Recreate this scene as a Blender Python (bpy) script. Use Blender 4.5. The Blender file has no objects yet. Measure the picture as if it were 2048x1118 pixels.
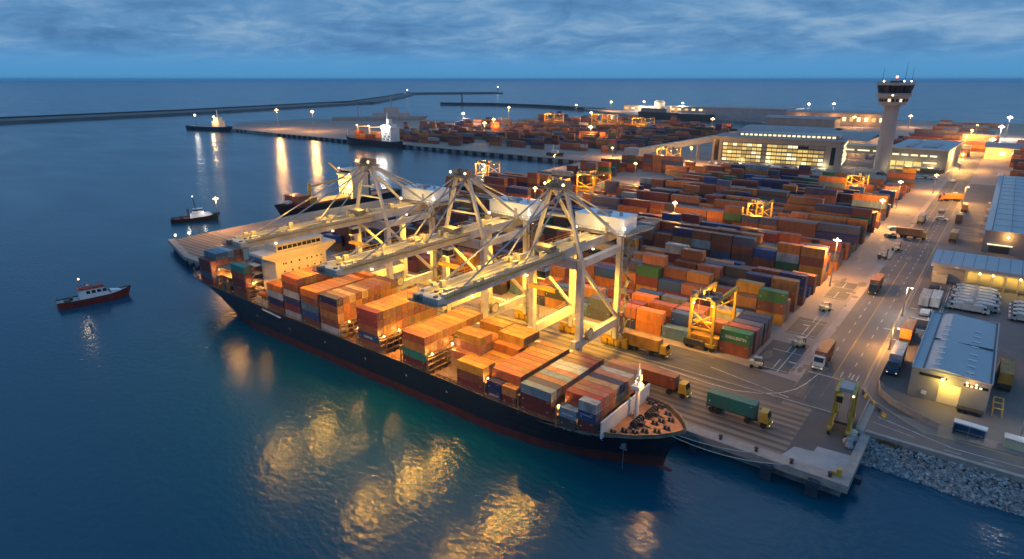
import bpy, math, random
from mathutils import Vector, Matrix, noise as mnoise
PI = math.pi
S = bpy.context.scene
C = S.collection
RND = random.Random(11)
GZ = 3.0                      # level of the quays and the yard above the water

# ------------------------------------------------------------------ helpers
def srgb(r, g, b):
    f = lambda c: (c/255/12.92) if c/255 <= .04045 else ((c/255+.055)/1.055)**2.4
    return (f(r), f(g), f(b))

class MB:
    """collects faces, build() links them as ONE mesh object"""
    def __init__(s, o=(0, 0, 0)): s.v, s.f, s.m, s.o = [], [], [], Vector(o)
    def add(s, vs, fs, m=0):
        n = len(s.v)
        s.v += [tuple(Vector(v)-s.o) for v in vs]
        s.f += [tuple(n+i for i in f) for f in fs]; s.m += [m]*len(fs)
        return s
    def box(s, x0, x1, y0, y1, z0, z1, m=0, top=None):
        vs = [(x0, y0, z0), (x1, y0, z0), (x1, y1, z0), (x0, y1, z0), (x0, y0, z1), (x1, y0, z1), (x1, y1, z1), (x0, y1, z1)]
        s.add(vs, [(3, 2, 1, 0), (0, 1, 5, 4), (1, 2, 6, 5), (2, 3, 7, 6), (3, 0, 4, 7)], m)
        s.add(vs[4:], [(0, 1, 2, 3)], m if top is None else top)
        return s
    def cbox(s, c, d, m=0): return s.box(c[0]-d[0]/2, c[0]+d[0]/2, c[1]-d[1]/2, c[1]+d[1]/2, c[2]-d[2]/2, c[2]+d[2]/2, m)
    def beam(s, p, q, w, h=None, m=0):
        p, q = Vector(p), Vector(q); h = w if h is None else h
        d = (q-p).normalized(); up = Vector((0, 0, 1)) if abs(d.z) < .99 else Vector((0, 1, 0))
        a = d.cross(up).normalized()*w/2; b = a.cross(d).normalized()*h/2
        vs = [p-a-b, p+a-b, p+a+b, p-a+b, q-a-b, q+a-b, q+a+b, q-a+b]
        return s.add(vs, [(0, 1, 2, 3), (7, 6, 5, 4), (0, 4, 5, 1), (1, 5, 6, 2), (2, 6, 7, 3), (3, 7, 4, 0)], m)
    def tube(s, p, q, r, r2=None, n=8, m=0):
        p, q = Vector(p), Vector(q); r2 = r if r2 is None else r2
        d = (q-p).normalized(); up = Vector((0, 0, 1)) if abs(d.z) < .99 else Vector((0, 1, 0))
        a = d.cross(up).normalized(); b = a.cross(d)
        ring = lambda c, R_: [c+(a*math.cos(2*PI*i/n)+b*math.sin(2*PI*i/n))*R_ for i in range(n)]
        vs = ring(p, r)+ring(q, r2)
        fs = [(i, (i+1) % n, n+(i+1) % n, n+i) for i in range(n)]+[tuple(range(n-1, -1, -1)), tuple(range(n, 2*n))]
        return s.add(vs, fs, m)
    def path(s, pts, r, n=6, m=0):
        for a, b in zip(pts, pts[1:]): s.tube(a, b, r, n=n, m=m)
        return s
    def prism(s, poly, z0, z1, m=0, top=None):
        n = len(poly)
        vs = [(x, y, z0) for x, y in poly]+[(x, y, z1) for x, y in poly]
        s.add(vs, [(i, (i+1) % n, n+(i+1) % n, n+i) for i in range(n)], m)
        s.add(vs, [tuple(range(n-1, -1, -1))], m)
        return s.add(vs, [tuple(range(n, 2*n))], m if top is None else top)
    def lathe(s, c, prof, n=16, m=0):
        vs = [(c[0]+r*math.cos(2*PI*i/n), c[1]+r*math.sin(2*PI*i/n), c[2]+z) for r, z in prof for i in range(n)]
        fs = [(k*n+i, k*n+(i+1) % n, (k+1)*n+(i+1) % n, (k+1)*n+i) for k in range(len(prof)-1) for i in range(n)]
        fs += [tuple(range(n-1, -1, -1)), tuple((len(prof)-1)*n+i for i in range(n))]
        return s.add(vs, fs, m)
    def ball(s, c, r, m=0, n=10, k=6, sz=1):
        return s.lathe(c, [(max(1e-3, r*math.sin(PI*j/k)), -r*sz*math.cos(PI*j/k)) for j in range(k+1)], n, m)
    def sheet(s, poly, z, m=0): return s.add([(x, y, z) for x, y in poly], [tuple(range(len(poly)))], m)
    def rect(s, x0, x1, y0, y1, z, m=0): return s.sheet([(x0, y0), (x1, y0), (x1, y1), (x0, y1)], z, m)
    def line(s, pts, w, z, m=0):
        for (x0, y0), (x1, y1) in zip(pts, pts[1:]):
            d = Vector((x1-x0, y1-y0)); L = d.length or 1; n = Vector((-d.y, d.x))/L*w/2
            s.sheet([(x0-n.x, y0-n.y), (x1-n.x, y1-n.y), (x1+n.x, y1+n.y), (x0+n.x, y0+n.y)], z, m)
        return s
    def grid(s, rows, m=0, flip=False):
        n = len(rows[0]); vs = [p for r in rows for p in r]; fs = []
        for i in range(len(rows)-1):
            for j in range(n-1):
                f = (i*n+j, i*n+j+1, (i+1)*n+j+1, (i+1)*n+j); fs.append(f[::-1] if flip else f)
        return s.add(vs, fs, m)
    def mesh(s, name, mats):
        me = bpy.data.meshes.new(name); me.from_pydata(s.v, [], s.f)
        for mt in (mats if isinstance(mats, (list, tuple)) else [mats]): me.materials.append(mt)
        me.polygons.foreach_set('material_index', s.m); me.update()
        return me
    def build(s, name, mats, parent=None, loc=None):
        o = bpy.data.objects.new(name, s.mesh(name, mats)); C.objects.link(o)
        if parent is not None: o.parent = parent
        elif loc is None: o.location = s.o
        if loc is not None: o.location = loc
        return o

def tag(o, label=None, cat=None, group=None, kind=None):
    for k, v in (('label', label), ('category', cat), ('group', group), ('kind', kind)):
        if v: o[k] = v
    return o
def thing(name, label, cat, loc=(0, 0, 0), rz=0, group=None):
    o = bpy.data.objects.new(name, None); C.objects.link(o); o.empty_display_size = .1
    o.location = loc; o.rotation_euler = (0, 0, rz)
    return tag(o, label, cat, group)
def struct(o, label=None): o['kind'] = 'structure'; return tag(o, label)
def copy_tree(o, parent=None, loc=None, rz=None, label=None):
    c = o.copy(); C.objects.link(c)
    if parent is not None: c.parent = parent
    if loc is not None: c.location = loc
    if rz is not None: c.rotation_euler = (0, 0, rz)
    if label: c['label'] = label
    for ch in KIDS.get(o.name, []) or [k for k in o.children]: copy_tree(ch, c)
    return c
KIDS = {}
def inst(src_mesh, name, parent=None, loc=(0, 0, 0), rz=0):
    o = bpy.data.objects.new(name, src_mesh); C.objects.link(o); o.location = loc; o.rotation_euler = (0, 0, rz)
    if parent is not None: o.parent = parent
    return o
def lamp(loc, power, color, r=.3, parent=None, name='lamp_light', spot=None):
    L = bpy.data.lights.new(name, 'SPOT' if spot else 'POINT'); L.energy = power*LAMP; L.color = color; L.shadow_soft_size = r
    if spot: L.spot_size = math.radians(spot); L.spot_blend = .6
    o = bpy.data.objects.new(name, L); C.objects.link(o); o.location = loc
    if parent is not None: o.parent = parent
    return o
LAMP = 1.0; MASTK = 7.5
SODIUM = (1.0, .47, .10); FLOOD = (1.0, .49, .045); GOLD = (1.0, .56, .05); WARM = (1.0, .66, .28); COOL = (1.0, .93, .8)

# ------------------------------------------------------------------ materials
def nodes(name):
    m = bpy.data.materials.new(name); m.use_nodes = True
    nt = m.node_tree; return m, nt, nt.nodes['Principled BSDF'], nt.links
def paint(name, col, rough=.5, dirt=.35, scale=.6, metal=0., bump=0., coord='Object', dirtcol=None, stretch=(1, 1, 1), detail=5):
    m, nt, b, L = nodes(name)
    tc = nt.nodes.new('ShaderNodeTexCoord'); mp = nt.nodes.new('ShaderNodeMapping'); mp.inputs['Scale'].default_value = stretch
    L.new(tc.outputs[coord], mp.inputs['Vector'])
    n = nt.nodes.new('ShaderNodeTexNoise'); n.inputs['Scale'].default_value = scale; n.inputs['Detail'].default_value = detail; n.inputs['Roughness'].default_value = .65
    L.new(mp.outputs[0], n.inputs['Vector'])
    r = nt.nodes.new('ShaderNodeValToRGB'); r.color_ramp.elements[0].position = .35; r.color_ramp.elements[1].position = .68
    dc = dirtcol or tuple(c*(1-dirt) for c in col)
    r.color_ramp.elements[0].color = (*dc, 1); r.color_ramp.elements[1].color = (*col, 1)
    L.new(n.outputs[0], r.inputs[0]); L.new(r.outputs[0], b.inputs['Base Color'])
    b.inputs['Roughness'].default_value = rough; b.inputs['Metallic'].default_value = metal
    if bump:
        bp = nt.nodes.new('ShaderNodeBump'); bp.inputs['Strength'].default_value = bump; bp.inputs['Distance'].default_value = .1
        L.new(n.outputs[0], bp.inputs['Height']); L.new(bp.outputs[0], b.inputs['Normal'])
    return m
def glow(name, col, strength):
    m, nt, b, L = nodes(name)
    b.inputs['Base Color'].default_value = (.02, .02, .02, 1); b.inputs['Emission Color'].default_value = (*col, 1); b.inputs['Emission Strength'].default_value = strength
    return m
def glass(name, col=(.01, .015, .02), rough=.08):
    m, nt, b, L = nodes(name); b.inputs['Base Color'].default_value = (*col, 1); b.inputs['Roughness'].default_value = rough
    return m

COL = dict(rust=(.32, .085, .038), brown=(.21, .075, .042), maroon=(.18, .036, .036), orange=(.52, .16, .03), tan=(.40, .175, .055),
           ochre=(.48, .235, .03), navy=(.014, .028, .11), blue=(.02, .08, .24), steel=(.13, .24, .33), grey=(.38, .39, .4),
           teal=(.02, .2, .16), green=(.018, .14, .05), charcoal=(.055, .06, .07), pink=(.38, .14, .085), cream=(.50, .33, .16), red=(.48, .05, .018), slate=(.085, .1, .15))
CNAME = dict(rust='rust red', brown='dark brown', maroon='maroon', orange='orange', tan='tan', ochre='ochre yellow', navy='navy blue', blue='blue', steel='steel blue',
             grey='pale grey', teal='sea green', green='dark green', charcoal='charcoal', pink='faded pink', cream='cream', red='bright red', slate='slate blue')
def container_paint(k, col):
    m, nt, b, L = nodes('container_'+k)
    tc = nt.nodes.new('ShaderNodeTexCoord'); n = nt.nodes.new('ShaderNodeTexNoise'); n.inputs['Scale'].default_value = .7; n.inputs['Detail'].default_value = 6
    mp = nt.nodes.new('ShaderNodeMapping'); mp.inputs['Scale'].default_value = (1.4, 1.4, .45)
    oi = nt.nodes.new('ShaderNodeObjectInfo'); add = nt.nodes.new('ShaderNodeVectorMath'); add.operation = 'ADD'
    mul = nt.nodes.new('ShaderNodeMath'); mul.operation = 'MULTIPLY'; mul.inputs[1].default_value = 60
    L.new(oi.outputs['Random'], mul.inputs[0]); L.new(tc.outputs['Object'], add.inputs[0]); L.new(mul.outputs[0], add.inputs[1])
    L.new(add.outputs[0], mp.inputs['Vector']); L.new(mp.outputs[0], n.inputs['Vector'])
    r = nt.nodes.new('ShaderNodeValToRGB'); r.color_ramp.elements[0].position = .3; r.color_ramp.elements[1].position = .62
    rustc = (.14, .055, .03)
    r.color_ramp.elements[0].color = (*[c*.5+.35*q for c, q in zip(col, rustc)], 1); r.color_ramp.elements[1].color = (*col, 1)
    L.new(n.outputs[0], r.inputs[0])
    hs = nt.nodes.new('ShaderNodeHueSaturation'); mr = nt.nodes.new('ShaderNodeMapRange')
    mr.inputs['To Min'].default_value = .72; mr.inputs['To Max'].default_value = 1.25
    L.new(oi.outputs['Random'], mr.inputs['Value']); L.new(mr.outputs[0], hs.inputs['Value']); L.new(r.outputs[0], hs.inputs['Color'])
    L.new(hs.outputs[0], b.inputs['Base Color']); b.inputs['Roughness'].default_value = .52
    w = nt.nodes.new('ShaderNodeTexWave'); w.bands_direction = 'X'; w.inputs['Scale'].default_value = 1.1; L.new(tc.outputs['Object'], w.inputs['Vector'])
    bp = nt.nodes.new('ShaderNodeBump'); bp.inputs['Strength'].default_value = .35; bp.inputs['Distance'].default_value = .05
    L.new(w.outputs[0], bp.inputs['Height']); L.new(bp.outputs[0], b.inputs['Normal'])
    return m
CM = {k: container_paint(k, v) for k, v in COL.items()}
PAL = list(COL)

M = {}
M['concrete'] = paint('concrete', (.31, .238, .208), .85, .38, .05, coord='Object', detail=9)
M['apron'] = paint('apron_concrete', (.27, .205, .17), .8, .45, .12, stretch=(.06, 1.6, 1), detail=8)
def stripes(m):
    nt = m.node_tree; L = nt.links; b = nt.nodes['Principled BSDF']; src = b.inputs['Base Color'].links[0].from_socket
    tc = nt.nodes.new('ShaderNodeTexCoord'); w = nt.nodes.new('ShaderNodeTexWave'); w.bands_direction = 'Y'; w.inputs['Scale'].default_value = .17; w.inputs['Distortion'].default_value = .35; w.inputs['Detail'].default_value = 3
    mp = nt.nodes.new('ShaderNodeMapping'); mp.inputs['Scale'].default_value = (.08, 1, 1); L.new(tc.outputs['Object'], mp.inputs[0]); L.new(mp.outputs[0], w.inputs['Vector'])
    r = nt.nodes.new('ShaderNodeValToRGB'); r.color_ramp.elements[0].position = .42; r.color_ramp.elements[1].position = .6; r.color_ramp.elements[0].color = (.55, .53, .52, 1)
    x = nt.nodes.new('ShaderNodeMix'); x.data_type = 'RGBA'; x.blend_type = 'MULTIPLY'; x.inputs[0].default_value = 1
    L.new(w.outputs[0], r.inputs[0]); L.new(src, x.inputs[6]); L.new(r.outputs[0], x.inputs[7]); L.new(x.outputs[2], b.inputs['Base Color'])
stripes(M['apron'])
M['asphalt'] = paint('asphalt', (.125, .108, .11), .75, .35, .09, detail=9)
M['asphalt_dark'] = paint('asphalt_dark', (.085, .08, .088), .75, .35, .12, detail=9)
M['pad'] = paint('pad_concrete', (.40, .31, .27), .85, .3, .15, detail=8)
M['patch'] = paint('pale_patch', (.33, .33, .345), .85, .3, .25, detail=8)
M['wallc'] = paint('quay_wall', (.30, .30, .30), .9, .6, .5, bump=.3, stretch=(1, 1, .3))
M['white'] = paint('white_marking', (.62, .6, .57), .7, .5, 1.2)
M['yellow'] = paint('yellow_marking', (.55, .33, .06), .7, .45, 1.0)
M['kerb'] = paint('kerb_stone', (.33, .29, .27), .85, .3, .8)
M['dirt'] = paint('oil_stain', (.13, .105, .10), .6, .4, .6)
M['rail'] = paint('steel_rail', (.08, .07, .07), .4, .3, 1, metal=.6)
M['hull'] = paint('hull_navy', (.011, .016, .034), .36, .5, .8, stretch=(1.2, 1.2, .12), dirtcol=(.022, .02, .024), detail=8)
M['boot'] = paint('boot_red', (.115, .024, .022), .6, .45, .35)
M['deck'] = paint('deck_red', (.42, .19, .09), .7, .4, .4)
M['cream'] = paint('cream_paint', (.72, .60, .47), .55, .18, .3)
M['white_p'] = paint('white_paint', (.6, .61, .62), .5, .2, .5)
M['grey_p'] = paint('grey_paint', (.30, .31, .33), .55, .3, .5)
M['crane'] = paint('crane_paint', (.60, .55, .51), .5, .3, .4)
M['crane_dk'] = paint('crane_machinery', (.26, .225, .19), .5, .5, 1.2)
M['cable'] = paint('cable_steel', (.33, .32, .33), .4, .2, 1, metal=.3)
M['house'] = paint('house_white', (.72, .75, .80), .5, .14, .4)
M['yel'] = paint('yellow_paint', (.62, .36, .035), .5, .4, .7)
M['black'] = paint('black_rubber', (.015, .015, .016), .8, .3, 2)
M['dark'] = paint('dark_steel', (.045, .042, .042), .55, .4, 1)
M['lattice'] = paint('lashing_steel', (.30, .20, .13), .6, .5, 1)
M['orange_p'] = paint('orange_paint', (.62, .13, .02), .5, .25, 1)
M['redp'] = paint('red_paint', (.30, .045, .025), .5, .4, .8)
M['roof_g'] = paint('grey_metal_roof', (.15, .165, .19), .5, .2, .1)
M['roof'] = paint('blue_metal_roof', (.29, .34, .39), .5, .12, .12, stretch=(1, .4, 1))
M['wall'] = paint('grey_cladding', (.21, .20, .205), .7, .18, .2, stretch=(1, 1, .3))
M['wall_lt'] = paint('light_cladding', (.33, .33, .35), .7, .2, .2)
M['tower'] = paint('tower_concrete', (.30, .29, .30), .8, .15, .1)
M['seam'] = paint('roof_seam', (.07, .08, .1), .6, .2, 1)
M['sky_l'] = paint('skylight', (.58, .6, .62), .3, .15, 1)
M['door_y'] = paint('door_cream', (.62, .52, .33), .6, .15, .6)
M['blue_p'] = paint('blue_paint', (.03, .09, .22), .45, .3, 1)
M['greenp'] = paint('straddle_paint', (.44, .29, .03), .5, .45, 1)
M['rock'] = paint('riprap_rock', (.40, .40, .42), .9, .7, 1.6, bump=.5)
M['mole'] = paint('mole_stone', (.075, .075, .08), .9, .5, .05, detail=8)
M['mole_t'] = paint('mole_top', (.14, .135, .135), .9, .4, .03, detail=8)
M['glass'] = glass('dark_glass')
M['fender'] = paint('fender_blue', (.02, .04, .075), .7, .4, 1)
M['rope'] = paint('rope', (.45, .42, .36), .9, .2, 3)
M['bulb'] = glow('lamp_bulb', (1, .62, .24), 9)
M['bulb_w'] = glow('lamp_white', (1, .84, .58), 10)
M['red_l'] = glow('beacon_red', (1, .12, .05), 12)
M['win'] = glow('lit_window', (1, .70, .20), .95)
M['win3'] = glow('lit_window_dim', (1, .62, .16), .5)
M['win2'] = glow('pale_glow', (1, .86, .50), 1.5)
M['scrub'] = paint('scrub', (.16, .11, .04), .9, .5, 2, bump=.5)

# ------------------------------------------------------------------ sky, sun, camera
def make_world():
    w = bpy.data.worlds.new('World'); S.world = w; w.use_nodes = True
    nt = w.node_tree; L = nt.links; N = nt.nodes.new
    bg = nt.nodes['Background']
    tc = N('ShaderNodeTexCoord'); sep = N('ShaderNodeSeparateXYZ'); L.new(tc.outputs['Generated'], sep.inputs[0])
    ramp = N('ShaderNodeValToRGB'); cr = ramp.color_ramp
    stops = [(0.0, srgb(76, 142, 190)), (.03, srgb(80, 144, 196)), (.14, srgb(70, 130, 182)), (.35, srgb(84, 138, 182)), (1, srgb(110, 155, 190))]
    cr.elements[0].position = stops[0][0]; cr.elements[0].color = (*stops[0][1], 1)
    cr.elements[1].position = stops[-1][0]; cr.elements[1].color = (*stops[-1][1], 1)
    for p, c in stops[1:-1]: e = cr.elements.new(p); e.color = (*c, 1)
    L.new(sep.outputs['Z'], ramp.inputs[0])
    # cloud deck: project the direction on a plane overhead
    mx = N('ShaderNodeMath'); mx.operation = 'MAXIMUM'; mx.inputs[1].default_value = 0.0; L.new(sep.outputs['Z'], mx.inputs[0])
    ad = N('ShaderNodeMath'); ad.inputs[1].default_value = .19; L.new(mx.outputs[0], ad.inputs[0])
    dv = N('ShaderNodeVectorMath'); dv.operation = 'DIVIDE'; cmb = N('ShaderNodeCombineXYZ')
    for i in range(3): L.new(ad.outputs[0], cmb.inputs[i])
    L.new(tc.outputs['Generated'], dv.inputs[0]); L.new(cmb.outputs[0], dv.inputs[1])
    mp = N('ShaderNodeMapping'); mp.inputs['Rotation'].default_value = (0, 0, math.radians(-38)); mp.inputs['Scale'].default_value = (1.55, 1.75, 0); mp.inputs['Location'].default_value = (3.1, 1.7, 0)
    L.new(dv.outputs[0], mp.inputs[0])
    def noise(scale, det, rough, dist=.3):
        n = N('ShaderNodeTexNoise'); n.inputs['Scale'].default_value = scale; n.inputs['Detail'].default_value = det; n.inputs['Roughness'].default_value = rough; n.inputs['Distortion'].default_value = dist
        L.new(mp.outputs[0], n.inputs['Vector']); return n
    n1 = noise(.75, 9, .58, .5); n2 = noise(2.2, 8, .55, .9)
    r1 = N('ShaderNodeValToRGB'); r1.color_ramp.elements[0].position = .36; r1.color_ramp.elements[1].position = .64
    r1.color_ramp.elements[0].color = (*srgb(70, 114, 160), 1); r1.color_ramp.elements[1].color = (*srgb(136, 168, 198), 1)
    e = r1.color_ramp.elements.new(.49); e.color = (*srgb(92, 138, 182), 1)
    mixn = N('ShaderNodeMix'); mixn.data_type = 'FLOAT'; mixn.inputs[0].default_value = .4
    L.new(n1.outputs[0], mixn.inputs[2]); L.new(n2.outputs[0], mixn.inputs[3]); L.new(mixn.outputs[0], r1.inputs[0])
    # clouds thin out to clear air towards the horizon
    fade = N('ShaderNodeMapRange'); fade.inputs['From Min'].default_value = .012; fade.inputs['From Max'].default_value = .055; fade.inputs['To Max'].default_value = .92; fade.interpolation_type = 'SMOOTHSTEP'
    L.new(sep.outputs['Z'], fade.inputs['Value'])
    mix = N('ShaderNodeMix'); mix.data_type = 'RGBA'
    L.new(fade.outputs[0], mix.inputs[0]); L.new(ramp.outputs[0], mix.inputs[6]); L.new(r1.outputs[0], mix.inputs[7])
    # dusk sky of a sun low behind the camera shines through thinly
    sk = N('ShaderNodeTexSky'); sk.sky_type = 'NISHITA'; sk.sun_disc = False; sk.sun_elevation = SUN_EL; sk.sun_rotation = SUN_ROT
    sc = N('ShaderNodeVectorMath'); sc.operation = 'SCALE'; sc.inputs['Scale'].default_value = .002; L.new(sk.outputs[0], sc.inputs[0])
    addn = N('ShaderNodeVectorMath'); addn.operation = 'ADD'; L.new(mix.outputs[2], addn.inputs[0]); L.new(sc.outputs[0], addn.inputs[1])
    # the overcast grows brighter overhead
    zen = N('ShaderNodeMapRange'); zen.inputs['From Min'].default_value = .14; zen.inputs['From Max'].default_value = .7; zen.inputs['To Min'].default_value = 1; zen.inputs['To Max'].default_value = 1.35; zen.interpolation_type = 'SMOOTHSTEP'
    L.new(sep.outputs['Z'], zen.inputs['Value'])
    zs = N('ShaderNodeVectorMath'); zs.operation = 'SCALE'; L.new(addn.outputs[0], zs.inputs[0]); L.new(zen.outputs[0], zs.inputs['Scale'])
    L.new(zs.outputs[0], bg.inputs['Color']); bg.inputs['Strength'].default_value = 1.1
SUN_EL = math.radians(3); SUN_ROT = math.radians(200)
make_world()
sd = bpy.data.lights.new('sun', 'SUN'); sd.energy = .12; sd.angle = math.radians(40); sd.color = (1, .9, .85)
so = bpy.data.objects.new('sun', sd); C.objects.link(so)
so.rotation_euler = (math.radians(55), 0, math.radians(-150))
cam = bpy.data.cameras.new('camera'); co = bpy.data.objects.new('camera', cam); C.objects.link(co); S.camera = co
cam.sensor_width = 36; cam.lens = 36*1250/2048; cam.clip_start = 1; cam.clip_end = 80000
co.location = (0, 0, 57); co.rotation_euler = (PI/2-math.atan(401/1250), 0, math.atan2(1024, math.hypot(1250, 401)))
S.view_settings.view_transform = 'Standard'; S.view_settings.look = 'None'; S.view_settings.exposure = 0; S.view_settings.gamma = 1
cy = S.cycles; cy.use_denoising = True; cy.max_bounces = 5; cy.diffuse_bounces = 2; cy.glossy_bounces = 3; cy.sample_clamp_indirect = 4; cy.sample_clamp_direct = 0; cy.use_light_tree = True; cy.caustics_reflective = False; cy.caustics_refractive = False

# ------------------------------------------------------------------ water
def make_water():
    m, nt, b, L = nodes('sea_water'); N = nt.nodes.new
    b.inputs['Base Color'].default_value = (.0002, .052, .10, 1); b.inputs['Roughness'].default_value = .13; b.inputs['IOR'].default_value = 1.33
    tc = N('ShaderNodeTexCoord')
    def noise(scale, det, st, rot=0):
        mp = N('ShaderNodeMapping'); mp.inputs['Scale'].default_value = st; mp.inputs['Rotation'].default_value = (0, 0, rot); L.new(tc.outputs['Object'], mp.inputs[0])
        n = N('ShaderNodeTexNoise'); n.inputs['Scale'].default_value = scale; n.inputs['Detail'].default_value = det; L.new(mp.outputs[0], n.inputs['Vector']); return n
    a = noise(.55, 4, (1, 1.7, 1), .5); c = noise(.05, 3, (1, 2.2, 1), .25); d = noise(.012, 4, (1, 2.6, 1), .35)
    b1 = N('ShaderNodeBump'); b1.inputs['Distance'].default_value = .5; b1.inputs['Strength'].default_value = .24
    L.new(a.outputs[0], b1.inputs['Height'])
    b2 = N('ShaderNodeBump'); b2.inputs['Distance'].default_value = 1.6; b2.inputs['Strength'].default_value = .12
    L.new(c.outputs[0], b2.inputs['Height']); L.new(b1.outputs[0], b2.inputs['Normal']); L.new(b2.outputs[0], b.inputs['Normal'])
    r = N('ShaderNodeMapRange'); r.inputs['From Min'].default_value = .35; r.inputs['From Max'].default_value = .65; r.inputs['To Min'].default_value = .17; r.inputs['To Max'].default_value = .24
    L.new(d.outputs[0], r.inputs['Value']); L.new(r.outputs[0], b.inputs['Roughness'])
    o = MB().rect(-25000, 25000, -3000, 28000, 0).build('sea_water', m); struct(o, 'calm deep blue harbour water')
make_water()

# ------------------------------------------------------------------ ground
LAND = [(-226, 95), (-201, 88.6), (-9.6, 88.6), (-9.6, 103.6), (420, 103.6), (420, 1045), (-160, 1030), (-308, 1037), (-632, 1088), (-645, 1045), (-472, 921),
        (-264, 872), (-236, 820), (-236, 700), (-300, 690), (-380, 720), (-548, 840), (-560, 820), (-548, 690), (-560, 640), (-637, 632), (-700, 600), (-800, 545), (-791, 434), (-705, 381), (-600, 376), (-229, 376),
        (-226, 340), (-222, 275), (-226, 210), (-230, 150)]
def make_ground():
    o = MB().prism(LAND, -2, GZ, 0, 1).build('ground', [M['wallc'], M['concrete']]); struct(o, 'port ground')
    # main quay apron with a deck beam over the water
    b = MB(); b.sheet([(-226, 95.2), (-202, 89.2), (-17.9, 89.2), (-17.9, 107.4), (-227, 107.4)], GZ+.004)
    struct(b.build('quay_apron', M['apron']), 'striped quay apron')
    b = MB(); b.prism([(-227.5, 94.2), (-200, 86.9), (-8.6, 86.9), (-8.6, 89.2), (-200.5, 89.2), (-227, 96.2)], 1.9, GZ+.12); b.box(-9.9, -8.6, 89.2, 104.2, 1.9, GZ+.12)
    struct(b.build('quay_kerb', M['kerb']), 'concrete quay edge beam')
    b = MB(); b.sheet([(-22.9, 107.9), (-18, 107.9), (-18, 89.3), (-9.9, 89.3), (-9.9, 104), (-10.9, 104.4), (-10.9, 117), (-13.2, 121.5), (-22.6, 121.5)], GZ+.006)
    b.sheet([(-60, 107.6), (-22.8, 105.2), (-22.8, 116), (-36, 117.5), (-60, 117.8)], GZ+.006)
    struct(b.build('road_junction', M['asphalt_dark']), 'dark asphalt junction')
    b = MB(); b.sheet([(-17.3, 93), (-18.2, 89.4), (-9.9, 89.4), (-9.9, 95.6), (-14.5, 95.2), (-14.6, 93.4)], GZ+.01)
    struct(b.build('pavement', M['patch']), 'pale concrete patch at quay end')
    b = MB(); b.rect(-10.8, -9.7, 104.6, 115.4, GZ+.01)
    struct(b.build('path', M['pad']), 'pale concrete walkway')
    # haul road and right-hand yards
    b = MB(); b.rect(-22.8, -12.9, 121.5, 870, GZ+.006); struct(b.build('road', M['asphalt']), 'four lane asphalt haul road')
    b = MB(); b.sheet([(-10.9, 104.4), (420, 104.4), (420, 112.5), (4, 111.2), (-2, 109.6), (-6.5, 113.2), (-10.4, 117)], GZ+.005); b.rect(-12.0, 60, 114, 420, GZ+.002)
    struct(b.build('yard_road', M['asphalt']), 'asphalt road and yards')
    b = MB(); b.rect(-24.6, -22.9, 119, 870, GZ+.009); struct(b.build('pavement', M['pad']), 'pale strip beside haul road')
    b = MB()
    for (x0, x1, y0, y1) in ((-32.4, -25.2, 118.2, 134), (-31.5, -25.4, 140, 152), (-30.5, -25.4, 171, 188)): b.rect(x0, x1, y0, y1, GZ+.005)
    for (x0, x1, y0, y1) in ((-22.7, -13, 222, 246), (-22.7, -13, 330, 356), (-22.7, -13, 420, 470)): b.rect(x0, x1, y0, y1, GZ+.011)
    struct(b.build('road_patches', M['asphalt_dark']), 'dark asphalt patches')
    # markings
    w = MB(); z = GZ+.016
    w.line([(-18, 122), (-18, 222)], .18, z, 1); w.line([(-18, 247), (-18, 330)], .2, z, 1); w.line([(-18, 357), (-18, 420)], .25, z, 1)
    w.line([(-22.4, 122.1), (-13.4, 122.1)], .25, z)
    for y in range(124, 420, 6):
        for x in (-20.2, -15.6): w.line([(x, y), (x, y+2.2)], .17, z)
    for x in (-20.9, -16.9, -15, -14.2): w.line([(x, 123.2), (x, 126)], .2, z)
    cv = [(-19.6, 126), (-20.4, 122.9), (-21.3, 116.6), (-22.2, 113), (-23.8, 110), (-26.5, 107.4), (-30.8, 105.6), (-36, 105.3), (-46, 106.2)]
    w.line(cv, .16, z)
    w.line([(-38, 112.4), (-22.4, 108.8)], .14, z)
    w.line([(-13, 420), (-13, 129), (-12.6, 121.3), (-10.6, 117.2), (-6.5, 113.6), (-2, 110.2), (4, 110.4), (60, 113.4)], .2, z, 1)
    w.line([(-8.7, 111), (2, 107.4), (60, 109.2)], .16, z); w.line([(-9, 108.6), (-3, 107.4)], .14, z)
    for x in (1, 6, 11, 16, 21): w.line([(x, 106.1+.02*x), (x+2.2, 106.15+.02*x)], .13, z)
    w.line([(-9.2, 104.9), (60, 106.4)], .14, z)
    # pads by the stacks
    for y0 in (119, 129, 141, 150, 172, 182): w.line([(-31, y0), (-25.4, y0)], .16, z); w.line([(-28.2, y0), (-28.2, y0+5.5)], .16, z)
    w.line([(-27.1, 118), (-27.1, 160)], .16, z)
    for x, y in ((-30, 136), (-26.5, 124), (-29.5, 147), (-26.6, 178), (-24, 200), (-29, 205)): w.rect(x, x+1.4, y, y+.5, z)
    for x, y in ((-12.9, 150), (-11.6, 175), (-14.6, 156), (-16.4, 252)): w.rect(x, x+1.6, y, y+.45, z)
    w.line([(-10.7, 160), (-6.6, 160)], .2, z); w.line([(-5.1, 200), (-5.1, 163)], .2, z); w.line([(-7.2, 200), (-7.2, 163)], .2, z)
    for k in range(7): w.line([(-11.6, 268+k*11), (-2, 268+k*11)], .18, z)
    struct(w.build('road_markings', [M['white'], M['yellow']]), 'white and yellow road markings')
    # rails on the quay
    r = MB()
    for y in (92.6, 94.6, 95.3, 98.4, 101.6, 104.6, 109.4, 110): r.box(-200 if y < 96 else -226, -18.6, y-.05, y+.05, GZ+.005, GZ+.03)
    struct(r.build('quay_rails', M['rail']), 'steel crane rails along the quay')
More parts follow.
